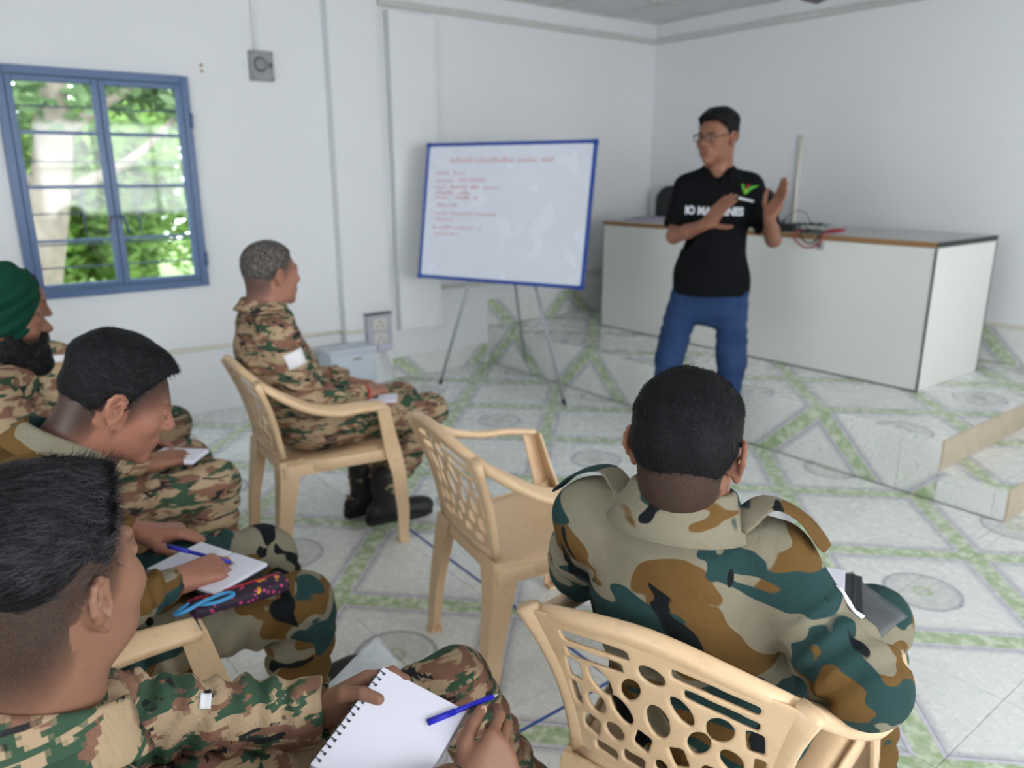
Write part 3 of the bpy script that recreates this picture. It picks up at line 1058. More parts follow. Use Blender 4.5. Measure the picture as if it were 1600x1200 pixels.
def hair_mat(name, c1, c2, grey=None):
    t = NT(name, 0.55, 0.10)
    v = t.coord()
    f = t.noise(v, 60, 3)
    col = t.mix(f, c1, c2)
    if grey:
        g = t.noise(v, 150, 3)
        col = t.mix(t.step(g, 0.42, 0.70), col, grey)
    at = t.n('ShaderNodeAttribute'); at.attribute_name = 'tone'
    col = t.mix(at.outputs['Fac'], col, tuple(x * 2.6 + 0.03 for x in c2))  # lighter strand colour: hair highlights put into the base colour
    t.base(col)
    t.bump(t.noise(v, 330, 3), 0.5, 0.004)
    return t.m

def cloth_bump(t, v, s=0.25):
    a = t.noise(v, 520, 1)
    b = t.noise(v, 20, 4, 0.55, 0.6)
    h = t.math('ADD', t.math('MULTIPLY', a, 0.10), b)
    t.bump(h, s * 1.6, 0.02)

def camo_woodland(name, loc=(0, 0, 0), scale=1.0, gain=1.0):
    t = NT(name, 0.85, 0.15)
    v = t.coord('Object', (1, 1, 1), (0, 0, 0), loc)
    sc = lambda a, b, c: t.coord('Object', (a * scale, b * scale, c * scale), (0.5, 0.45, 0.2), loc)
    kh, oc, te, dk = [tuple(x * gain for x in srgb(*c)) for c in ((132, 126, 108), (104, 78, 42), (40, 66, 66), (22, 26, 29))]
    g1 = t.noise(sc(5.2, 5.2, 8.5), 1.0, 2.2, 0.45, 0.5)
    g2 = t.noise(sc(6.0, 6.0, 8.0), 1.0, 2.0, 0.45, 0.6)
    m2 = t.coord('Object', (5.5 * scale, 5.5 * scale, 9 * scale), (0.2, 0.5, 1.1), (loc[0] + 3.1, loc[1] + 1.7, loc[2] + 5.2))
    g3 = t.noise(m2, 1.0, 2.2, 0.45, 0.5)
    m3 = t.coord('Object', (8 * scale, 8 * scale, 6 * scale), (1.2, 0.1, 0.4), (loc[0] + 7.1, loc[1] + 4.7, loc[2] + 1.2))
    g4 = t.noise(m3, 1.0, 2.4, 0.45, 0.7)
    col = t.mix(t.step(g1, 0.515, 0.522), kh, oc)
    col = t.mix(t.step(g3, 0.55, 0.557), col, te)
    col = t.mix(t.step(g4, 0.60, 0.607), col, dk)
    t.base(col)
    cloth_bump(t, v)
    return t.m

def camo_tiger(name, loc=(0, 0, 0), scale=1.0, snap=0.0, gain=1.0):
    t = NT(name, 0.85, 0.15)
    v = t.coord('Object')
    def src(a, b, c, rot, off):
        tc = t.coord('Object', (1, 1, 1), (0, 0, 0), (loc[0] + off, loc[1] + off * 0.7, loc[2] - off))
        if snap:
            sn = t.n('ShaderNodeVectorMath', operation='SNAP')
            t.lk(tc, sn.inputs[0]); sn.inputs[1].default_value = (snap, snap, snap)
            tc = sn.outputs[0]
        mp = t.n('ShaderNodeMapping')
        mp.inputs['Scale'].default_value = (a * scale, b * scale, c * scale)
        mp.inputs['Rotation'].default_value = rot
        t.lk(tc, mp.inputs['Vector'])
        return mp.outputs['Vector']
    tan, br, gn, dk = [tuple(x * gain for x in srgb(*c)) for c in ((170, 148, 120), (128, 94, 78), (58, 82, 64), (42, 42, 44))]
    g1 = t.noise(src(12, 11, 40, (0.35, 0.1, 0), 0.0), 1.0, 2.5, 0.5, 0.8)
    g2 = t.noise(src(11, 12, 42, (0.4, 0.1, 0.2), 3.3), 1.0, 2.5, 0.5, 0.8)
    g3 = t.noise(src(13, 12, 46, (0.3, 0.2, 0.1), 6.1), 1.0, 2.5, 0.5, 0.8)
    col = t.mix(t.step(g1, 0.51, 0.53), tan, br)
    col = t.mix(t.step(g2, 0.545, 0.56), col, gn)
    col = t.mix(t.step(g3, 0.62, 0.635), col, dk)
    t.base(col)
    cloth_bump(t, v)
    return t.m

M_SKIN = skin_mat('tan_skin', srgb(126, 90, 72), srgb(144, 104, 84), srgb(34, 28, 25))
M_SKIN2 = skin_mat('warm_brown_skin', srgb(128, 86, 68), srgb(146, 100, 80), srgb(30, 25, 23))
M_SKIN4 = skin_mat('ruddy_tan_skin', srgb(150, 102, 84), srgb(168, 116, 96), srgb(26, 22, 20))
M_SKIN3 = skin_mat('ruddy_skin', srgb(156, 108, 90), srgb(172, 122, 102), srgb(70, 62, 58))
M_HAIR = hair_mat('black_hair', (0.005, 0.0052, 0.006), (0.014, 0.014, 0.016))
M_HAIRG = hair_mat('greying_hair', (0.028, 0.024, 0.022), (0.06, 0.052, 0.048), (0.22, 0.205, 0.195))
M_EYE = None
def eye_mat():
    t = NT('eye', 0.15, 0.5)
    tc = t.n('ShaderNodeTexCoord'); sp = t.n('ShaderNodeSeparateXYZ'); t.lk(tc.outputs['Object'], sp.inputs[0])
    r = t.math('SQRT', t.math('ADD', t.math('POWER', sp.outputs[0], 2.0), t.math('POWER', sp.outputs[2], 2.0)))
    t.base(t.mix(t.step(r, 0.0062, 0.0056), srgb(168, 158, 150), srgb(30, 18, 12)))
    return t.m
M_EYE = eye_mat()
M_BOOT = plain('black_boot_leather', (0.016, 0.016, 0.017), 0.5, 0.4, bump=0.2, bscale=60)
M_SOLE = plain('black_rubber', (0.012, 0.012, 0.012), 0.7)

def sph_mesh(name, r, seg=16):
    bm = bmesh.new()
    bmesh.ops.create_uvsphere(bm, u_segments=seg, v_segments=seg // 2 + 2, radius=r)
    return bm_mesh(name, bm, True)

class Head:
    def __init__(s, c, fwd, upv=(0, 0, 1), scale=1.0, long=1.0):
        s.c = np.array(c, float); s.R = frame(fwd, upv); s.k = scale
    def p(s, x, y, z):
        return s.c + s.R @ (np.array([x, y, z]) * s.k)
    def loc(s, P):
        return (np.asarray(P) - s.c) @ s.R / s.k
    def el(s, c, r, R=None):
        return EL(s.p(*c), np.array(r) * s.k, s.R if R is None else s.R @ R)
    def rc(s, a, b, ra, rb=None):
        return RC(s.p(*a), s.p(*b), ra * s.k, None if rb is None else rb * s.k)
    def build(s, F, neck=None, neck_r=(0.054, 0.060), full=0.0, ears=True):
        k = s.k
        F.add(s.el((0, -0.012, 0.030), (0.076, 0.096, 0.086)))
        F.add(s.el((0, 0.028, -0.018), (0.064 + full * 0.3, 0.064, 0.086)), 0.03 * k)
        F.add(s.el((0, 0.026, -0.070), (0.054 + full, 0.056 + full * 0.3, 0.042)), 0.03 * k)
        F.add(s.el((0, 0.074, -0.101), (0.022, 0.018, 0.017)), 0.022 * k)
        for g in (-1, 1):
            F.add(s.el((g * 0.045, 0.056, -0.022), (0.021 + full * 0.3, 0.026, 0.025)), 0.02 * k)
        F.add(s.rc((-0.036, 0.080, 0.024), (0.036, 0.080, 0.024), 0.011), 0.014 * k)
        for g in (-1, 1):
            F.cut(s.el((g * 0.031, 0.0985, 0.003), (0.018, 0.013, 0.0105)), 0.010 * k)
        if neck is not None:
            F.add(RC(s.p(0, -0.030, -0.045), neck, neck_r[0] * k, neck_r[1] * k), 0.035 * k)
            F.add(RC(s.p(0, -0.045, -0.02), (np.array(neck) + s.p(0, -0.05, -0.06)) / 2, 0.046 * k, 0.05 * k), 0.03 * k)
        F.add(s.rc((0, 0.088, 0.012), (0, 0.110, -0.026), 0.0075, 0.0115), 0.012 * k)
        for g in (-1, 1):
            F.add(s.el((g * 0.0125, 0.101, -0.031), (0.008, 0.011, 0.008)), 0.008 * k)
        F.add(s.el((0, 0.077, -0.062), (0.030, 0.018, 0.022)), 0.014 * k)
        F.add(s.rc((-0.017, 0.0895, -0.0575), (0.017, 0.0895, -0.0575), 0.0055), 0.006 * k)
        F.add(s.rc((-0.014, 0.089, -0.0685), (0.014, 0.089, -0.0685), 0.0062), 0.006 * k)
        F.cut(s.rc((-0.022, 0.0975, -0.0632), (0.022, 0.0975, -0.0632), 0.0020), 0.004 * k)
        for g in (-1, 1):
            u = [(0.0195, 0.0885, 0.005), (0.031, 0.0945, 0.0098), (0.0435, 0.0855, 0.005)]
            l = [(0.0205, 0.0885, 0.0), (0.031, 0.0935, -0.0052), (0.0425, 0.0855, 0.0)]
            for q, r in ((u, 0.0036), (l, 0.003)):
                for a, b in zip(q, q[1:]):
                    F.add(s.rc((g * a[0], a[1], a[2]), (g * b[0], b[1], b[2]), r), 0.003 * k)
        if ears:
            for g in (-1, 1):
                def e(y, z, o):
                    return (g * (0.0725 + o * 0.92), -0.008 + y * 0.9, -0.004 + z * 0.87)
                plate = np.array(Matrix.Rotation(g * -0.42, 3, 'Z'))
                F.add(s.el(e(-0.004, 0.0, 0.006), (0.0065, 0.0165, 0.028), plate), 0.008 * k)
                hx = [(0.012, 0.010, 0.006), (0.012, 0.024, 0.0085), (0.002, 0.0335, 0.0125), (-0.012, 0.032, 0.0175), (-0.0205, 0.020, 0.020), (-0.0215, 0.004, 0.0195), (-0.015, -0.012, 0.0155), (-0.005, -0.024, 0.011)]
                for a, b in zip(hx, hx[1:]):
                    F.add(s.rc(e(*a), e(*b), 0.0042), 0.004 * k)
                F.add(s.el(e(-0.001, -0.030, 0.008), (0.0055, 0.0085, 0.009)), 0.006 * k)
                F.cut(s.el(e(-0.001, -0.003, 0.0155), (0.0085, 0.009, 0.013)), 0.005 * k)
                ah = [(-0.004, -0.016, 0.0135), (-0.012, -0.004, 0.0165), (-0.009, 0.010, 0.0165), (-0.002, 0.019, 0.013)]
                for a, b in zip(ah, ah[1:]):
                    F.add(s.rc(e(*a), e(*b), 0.003), 0.004 * k)
                F.add(s.el(e(0.010, -0.006, 0.009), (0.004, 0.004, 0.006)), 0.004 * k)
    def eyes(s, parent):
        me = sph_mesh('eye', 0.0122 * s.k)
        me.materials.append(M_EYE)
        for g in (-1, 1):
            o = link('eye', me, None, parent)
            o.matrix_local = Matrix.Translation(Vector(s.p(g * 0.031, 0.0805, 0.002))) @ Matrix(s.R.tolist()).to_4x4()
    # hair line height by angle from the face (degrees)
    LINE = ([0, 28, 45, 58, 70, 80, 92, 104, 118, 140, 160, 180], [0.074, 0.072, 0.056, 0.040, 0.014, -0.010, 0.012, 0.010, -0.030, -0.054, -0.062, -0.064])
    def line_z(s, x, y, lift=0.0):
        phi = np.degrees(np.arctan2(np.abs(x), y + 0.010))
        return np.interp(phi, s.LINE[0], s.LINE[1]) + lift
    def hair(s, res, top=0.016, side=0.005, seed=3, quiff=0.0, lift=0.0, lump=0.0035, freq=60, fade=0.06, tz0=0.035, tz1=0.10, slim=0.0):
        lo, hi = s.c - 0.16 * s.k, s.c + 0.17 * s.k
        F = Field(lo, hi, res)
        cr = EL((0, -0.012, 0.030), (0.076, 0.096, 0.086))
        def fn(X, Y, Z):
            X, Y, Z = np.broadcast_arrays(X, Y, Z)
            P = np.stack([X.ravel(), Y.ravel(), Z.ravel()], 1)
            L = s.loc(P)
            x, y, z = L[:, 0], L[:, 1], L[:, 2]
            d = cr.eval(x, y, z)
            dz = z - s.line_z(x, y, lift)
            a = np.clip(dz / fade, 0, 1); a = a * a * (3 - 2 * a)
            tz = np.clip((z - tz0) / (tz1 - tz0), 0, 1); tz = tz * tz * (3 - 2 * tz)
            th = side + (top - side) * tz
            th = th * (1 - slim * np.clip((np.abs(x) - 0.03) / 0.045, 0, 1)) if slim else th
            if quiff:
                qf = np.clip((y - 0.03) / 0.06, 0, 1) * np.clip((z - 0.06) / 0.03, 0, 1)
                th = th + quiff * qf
            th = -0.006 + (th + 0.006) * np.clip(a * 1.6, 0, 1)
            out = (d - th) * 0.8
            return (out * s.k).reshape(X.shape)
        F.add(FN(lo, hi, fn))
        if lump:
            F.folds(fold_noise(seed, freq, lump, (1, 1, 1), 9))
        return F.mesh('hair')
    def strands(s, me, n, length, comb=(0, -0.7, 0.2), jitter=0.5, width=0.0006, lift=0.35, seed=1, zmin=-1.0):
        """short hairs rooted on the hair surface, combed along a direction (head axes)"""
        g = np.random.default_rng(seed)
        nv = len(me.vertices)
        co = np.empty(nv * 3, np.float32); me.vertices.foreach_get('co', co); co = co.reshape(-1, 3)
        no = np.empty(nv * 3, np.float32); me.vertices.foreach_get('normal', no); no = no.reshape(-1, 3)
        lz = s.loc(co)[:, 2]
        ok = np.nonzero(lz > zmin)[0]
        pick = g.choice(ok, n)
        P = co[pick] - no[pick] * 0.0015; N = no[pick]
        Lc = s.loc(co[pick])
        cd = np.tile(np.array(comb, float), (n, 1))
        cd[:, 0] += Lc[:, 0] * 6.0
        cd = cd @ s.R.T
        cd += g.normal(size=(n, 3)) * jitter
        T = cd - N * (cd * N).sum(1)[:, None]
        T /= np.linalg.norm(T, axis=1)[:, None] + 1e-9
        ln = (length * (0.6 + 0.7 * g.random(n)))[:, None]
        up1 = N * lift
        P1 = P + (T + up1) * ln * 0.5
        P2 = P1 + (T + up1 * 0.2 - N * 0.15) * ln * 0.5
        W = np.cross(T, N) * width
        V = np.stack([P - W, P + W, P1 + W * 0.8, P1 - W * 0.8, P2 + W * 0.15, P2 - W * 0.15], 1).reshape(-1, 3)
        b = np.arange(n)[:, None] * 6
        Q = np.concatenate([b + np.array([[0, 1, 2, 3]]), b + np.array([[3, 2, 4, 5]])])
        return np_mesh('hair_strands', V, Q)

def join_meshes(name, mes, sheen=1.0):
    Vs, Qs, off = [], [], 0
    for me in mes:
        nv, nf = len(me.vertices), len(me.polygons)
        co = np.empty(nv * 3, np.float32); me.vertices.foreach_get('co', co)
        li = np.empty(nf * 4, np.int32); me.loops.foreach_get('vertex_index', li)
        Vs.append(co.reshape(-1, 3)); Qs.append(li.reshape(-1, 4) + off); off += nv
    me = np_mesh(name, np.concatenate(Vs), np.concatenate(Qs))
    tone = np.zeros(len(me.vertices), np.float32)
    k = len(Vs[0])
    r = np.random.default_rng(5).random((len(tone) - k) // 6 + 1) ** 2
    tone[k:] = np.repeat(r, 6)[:len(tone) - k] * sheen  # strands lightened at random as painted highlights, scaled by sheen
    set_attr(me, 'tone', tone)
    return me

FL = {'index': (0.030, 0.088, (0.043, 0.026, 0.022), 0.0090), 'middle': (0.010, 0.091, (0.047, 0.030, 0.023), 0.0093), 'ring': (-0.011, 0.087, (0.043, 0.028, 0.022), 0.0088), 'little': (-0.030, 0.078, (0.034, 0.021, 0.020), 0.0078)}
def hand(F, W, fwd, back, thumb_side, curl, thumb, spread=0.06, k=1.0, fat=1.0):
    """W wrist; fwd finger direction; back = normal of the back of the hand; thumb_side vector;
    curl: dict finger -> 3 bend angles; thumb: three direction vectors in (thumb_side, fwd, back) axes.
    returns finger tip positions and the thumb tip"""
    f = np.array(fwd, float); f /= np.linalg.norm(f)
    b = np.array(back, float); b -= f * (b @ f); b /= np.linalg.norm(b)
    t = np.array(thumb_side, float); t -= f * (t @ f) + b * (t @ b); t /= np.linalg.norm(t)
    W = np.array(W, float)
    tips = {}
    for nm, (ox, oy, seg, r) in FL.items():
        K = W + (t * ox + f * oy) * k
        root = W + t * ox * 0.55 * k + f * 0.01 * k
        F.add(RC(root, K, 0.0165 * k * fat, 0.0118 * k * fat), 0.016)
    F.add(RC(W + t * 0.012 * k + f * 0.02 * k - b * 0.006 * k, W + t * 0.022 * k + f * 0.06 * k - b * 0.006 * k, 0.016 * k * fat, 0.013 * k), 0.014)
    for nm, (ox, oy, seg, r) in FL.items():
        K = W + (t * ox + f * oy) * k
        sp = spread * ox / 0.03
        fd = f * math.cos(sp) + t * math.sin(sp)
        a = 0.0
        p = K
        for i, (L, bend) in enumerate(zip(seg, curl[nm])):
            a += bend
            d = fd * math.cos(a) - b * math.sin(a)
            q = p + d * L * k
            F.add(RC(p, q, r * k * fat * (1 - 0.08 * i), r * k * fat * (0.92 - 0.09 * i)), 0.004)
            p = q
        tips[nm] = p
    p = W + (t * 0.022 + f * 0.020 - b * 0.008) * k
    for i, (L, dv, r0, r1) in enumerate(zip((0.046, 0.034, 0.027), thumb, (0.0150, 0.0115, 0.0105), (0.0118, 0.0105, 0.0085))):
        d = t * dv[0] + f * dv[1] + b * dv[2]
        d /= np.linalg.norm(d)
        q = p + d * L * k
        F.add(RC(p, q, r0 * k * fat, r1 * k * fat), 0.012 if i == 0 else 0.004)
        last = d
        p = q
    tips['thumb'] = p
    tips['thumb_dir'] = last
    tips['axes'] = (t, f, b)
    return tips

CURL_REST = {n: (0.35 + 0.08 * i, 0.45, 0.3) for i, n in enumerate(FL)}
CURL_GRIP = {n: (0.85 + 0.08 * i, 1.0, 0.6) for i, n in enumerate(FL)}
CURL_FLAT = {n: (0.05 + 0.04 * i, 0.12, 0.1) for i, n in enumerate(FL)}
THUMB_REST = ((0.8, 0.7, -0.3), (0.4, 0.95, -0.3), (0.2, 1.0, -0.25))

def cut_end(F, W, dirv, r=0.075, depth=0.06, gap=0.0):
    d = np.array(dirv, float); d /= np.linalg.norm(d)
    R = frame(d, (0, 0, 1) if abs(d[2]) < 0.9 else (1, 0, 0))
    F.cut(BX(np.array(W) + d * (depth + gap), (r, depth, r), R, 0.004), 0.004)

def limb_wrinkles(A, B, amp, seed, span=(0, 1), wave=0.042):
    """slanting creases around a limb"""
    g = np.random.default_rng(seed)
    A, B = np.array(A, float), np.array(B, float)
    d = B - A; L = np.linalg.norm(d); d = d / L
    R = frame(d, (0, 0, 1) if abs(d[2]) < 0.9 else (1, 0, 0))
    ph = g.random(6) * 6.28
    def fn(P):
        Q = P - A
        t = Q @ d
        u, v = Q @ R[:, 0], Q @ R[:, 2]
        rad = np.sqrt(u * u + v * v)
        an = np.arctan2(v, u)
        w = np.clip((t / L - span[0]) / 0.15, 0, 1) * np.clip((span[1] - t / L) / 0.15, 0, 1) * np.clip((0.12 - rad) / 0.03, 0, 1)
        q = 2 * PI * t / wave + 1.6 * np.sin(an + ph[0]) + 0.9 * np.sin(2 * an + ph[1] + t * 20) + ph[2]
        s1 = np.sin(q)
        m = 0.35 + 0.65 * np.sin(an * 1.0 + ph[3] + t * 14) ** 2
        return amp * w * m * np.sign(s1) * np.abs(s1) ** 1.3
    return fn

def set_attr(me, name, vals):
    a = me.attributes.new(name, 'FLOAT', 'POINT')
    a.data.foreach_set('value', np.ascontiguousarray(vals, dtype=np.float32))

def verts_of(me):
    n = len(me.vertices)
    co = np.empty(n * 3, np.float32); me.vertices.foreach_get('co', co)
    return co.reshape(-1, 3)

def head_attrs(me, H, beard=0.0, fade=0.05, lift=0.0, brow=1.0, strength=0.95):
    L = H.loc(verts_of(me))
    x, y, z = L[:, 0], L[:, 1], L[:, 2]
    sf = 0.076 * np.sqrt(np.clip(1 - ((z - 0.03) / 0.086) ** 2 - ((y + 0.012) / 0.096) ** 2, 0, 1))
    near = ~((np.abs(x) > sf + 0.0045) & (y > -0.040) & (y < 0.014) & (z > -0.045) & (z < 0.030)) & (np.abs(x) < 0.09) & (np.abs(y) < 0.16) & (np.abs(z) < 0.16)
    dz = z - H.line_z(x, y, lift)
    s = np.clip(dz / fade + 0.35, 0, 1) * strength
    s = np.where(near & (z > -0.11), s, 0)
    s = 1 - (1 - s) ** 2.0
    bx = np.abs(x)
    br = np.clip(1 - np.abs(z - (0.0245 + 0.10 * (0.03 - np.abs(bx - 0.036)) - 0.003)) / 0.0055, 0, 1) * np.clip((bx - 0.012) / 0.006, 0, 1) * np.clip((0.056 - bx) / 0.008, 0, 1) * (y > 0.05)
    s = np.maximum(s, br * brow)
    if beard:
        bz = np.clip((-0.028 - z) / 0.02, 0, 1) * np.clip((y + 0.01) / 0.03, 0, 1) * np.clip((z + 0.14) / 0.02, 0, 1)
        mo = np.clip(1 - np.abs(z + 0.0475) / 0.008, 0, 1) * (bx < 0.03) * (y > 0.07)
        s = np.maximum(s, np.maximum(bz * beard, mo * beard) * near)
    set_attr(me, 'stubble', s)
    lip = np.clip(1 - ((bx / 0.024) ** 2 + ((z + 0.063) / 0.0115) ** 2), 0, 1) ** 0.5 * (y > 0.078) * near
    set_attr(me, 'lip', lip)

def collar_mesh(c, axis, fwd, rx=0.066, ry=0.072, stand=0.028, fall=0.040, gap=0.5, flare=0.030, tip=0.02):
    """turned-down shirt collar around a neck axis"""
    a = np.array(axis, float); a /= np.linalg.norm(a)
    R = frame(np.array(fwd, float) - a * (np.array(fwd) @ a), a)
    c = np.array(c, float)
    prof = [(0.0, -0.012), (-0.001, stand * 0.6), (0.002, stand), (0.008, stand + 0.004), (0.013, stand), (0.4 * flare + 0.010, stand - fall * 0.45), (flare + 0.008, stand - fall)]
    V, Q = [], []
    n = 30
    for i in range(n + 1):
        ph = gap + (2 * PI - 2 * gap) * i / n      # 0 = front
        e = abs(i / n - 0.5) * 2
        for (dr, h) in prof:
            k = 1.0
            hh = h - (0.014 * e ** 3 if h > 0 else 0) - (tip * e ** 4 if dr > 0.02 else 0)
            r = dr
            x = math.sin(ph) * (rx + r); y = math.cos(ph) * (ry + r)
            V.append(c + R @ np.array([x, y + 0.012 * e ** 2, hh]))
    m = len(prof)
    for i in range(n):
        for j in range(m - 1):
            Q.append((i * m + j, (i + 1) * m + j, (i + 1) * m + j + 1, i * m + j + 1))
    return np_mesh('collar', np.array(V), np.array(Q))

def solidify(o, th=0.003):
    m = o.modifiers.new('thickness', 'SOLIDIFY'); m.thickness = th; m.offset = 0
    return o

def patch_on_limb(name, A, B, r, t0, t1, ang, half, out, parent, mat, th=0.0025, notch=0.0):
    """thin badge curved around a limb axis A->B, centred on direction `out`"""
    A, B = np.array(A, float), np.array(B, float)
    d = (B - A) / np.linalg.norm(B - A)
    o = np.array(out, float); o -= d * (o @ d); o /= np.linalg.norm(o)
    s = np.cross(d, o)
    V, Q = [], []
    nu, nv = 9, 5
    sh_ = next((c for c in parent.children if c.name.split('.')[0] == 'shirt'), None)
    bvh = BVHTree.FromPolygons([v.co.copy() for v in sh_.data.vertices], [tuple(q.vertices) for q in sh_.data.polygons])
    for j in range(nv):
        for i in range(nu):
            u = -1 + 2 * i / (nu - 1)
            ph = ang + half * u
            t = t0 + (t1 - t0) * j / (nv - 1) + notch * (1 - abs(u))
            p = A + (B - A) * t
            rd = o * math.cos(ph) + s * math.sin(ph)
            hit = bvh.ray_cast(Vector(p + rd * (r + 0.03)), Vector(-rd))[0]
            V.append(np.array(hit) + rd * 0.0022 if hit is not None else p + rd * r)
    for j in range(nv - 1):
        for i in range(nu - 1):
            Q.append((j * nu + i, j * nu + i + 1, (j + 1) * nu + i + 1, (j + 1) * nu + i))
    ob = link(name, np_mesh(name, np.array(V), np.array(Q)), mat, parent)
    solidify(ob, th)
    return ob

def strap(name, pts, w, parent, mat, upv, th=0.004):
    path = smooth_path(pts, 5)
    m = len(path)
    return tube_obj(name, path, None, mat, parent, 8, flat=[(w * (0.8 if k == m - 1 else 1), th / 2) for k in range(m)], upv=[upv] * m)

def boot(parent, ankle, toe_dir, mat=M_BOOT, res=0.006, k=1.0, name='boot', tall=0.20, shank=None):
    A = np.array(ankle, float)
    d = np.array([toe_dir[0], toe_dir[1], 0.0]); d /= np.linalg.norm(d)
    z0 = max(0.0, A[2] - 0.10)
    def P(f, z):
        return np.array([A[0] + d[0] * f * k, A[1] + d[1] * f * k, z0 + z * k])
    lo = np.minimum(P(-0.10, 0), P(0.24, 0)) - 0.09; hi = np.maximum(P(-0.10, 0), P(0.24, 0)) + 0.09
    lo[2] = z0 - 0.02; hi[2] = z0 + tall + 0.06
    F = Field(lo, hi, res)
    sh = (0, 0, 1) if shank is None else shank
    F.add(RC(A, A + np.array(sh) * (tall - 0.10), 0.047 * k, 0.052 * k))
    F.add(RC(P(-0.045, 0.045), P(0.03, 0.05), 0.040 * k, 0.042 * k), 0.03)
    R = frame(d, (0, 0, 1))
    F.add(EL(P(0.10, 0.040), (0.046 * k, 0.105 * k, 0.040 * k), R), 0.04)
    F.add(EL(P(0.16, 0.034), (0.043 * k, 0.055 * k, 0.032 * k), R), 0.03)
    F.cut(BX(P(0.05, -0.05), (0.3, 0.3, 0.05 * k + 0.012), R, 0.002), 0.004)
    o = link(name, F.mesh(name), mat, parent)
    # sole
    V = []
    outl = [(-0.088, 0.0), (-0.08, 0.028), (-0.03, 0.034), (0.05, 0.036), (0.11, 0.047), (0.165, 0.043), (0.205, 0.022), (0.214, 0.0)]
    outl = outl + [(x, -y) for x, y in outl[-2:0:-1]]
    s = np.array([-d[1], d[0], 0.0])
    bm = bmesh.new()
    rings = []
    for z in (0.0, 0.014, 0.024):
        rings.append([bm.verts.new(P(x, z) + s * y * k * (1.04 if z < 0.02 else 0.97)) for x, y in outl])
    for a, b in zip(rings, rings[1:]):
        for i in range(len(outl)):
            j = (i + 1) % len(outl)
            bm.faces.new((a[i], a[j], b[j], b[i]))
    bm.faces.new(rings[0][::-1]); bm.faces.new(rings[-1])
    link('sole', bm_mesh('sole', bm), M_SOLE, o)
    return o

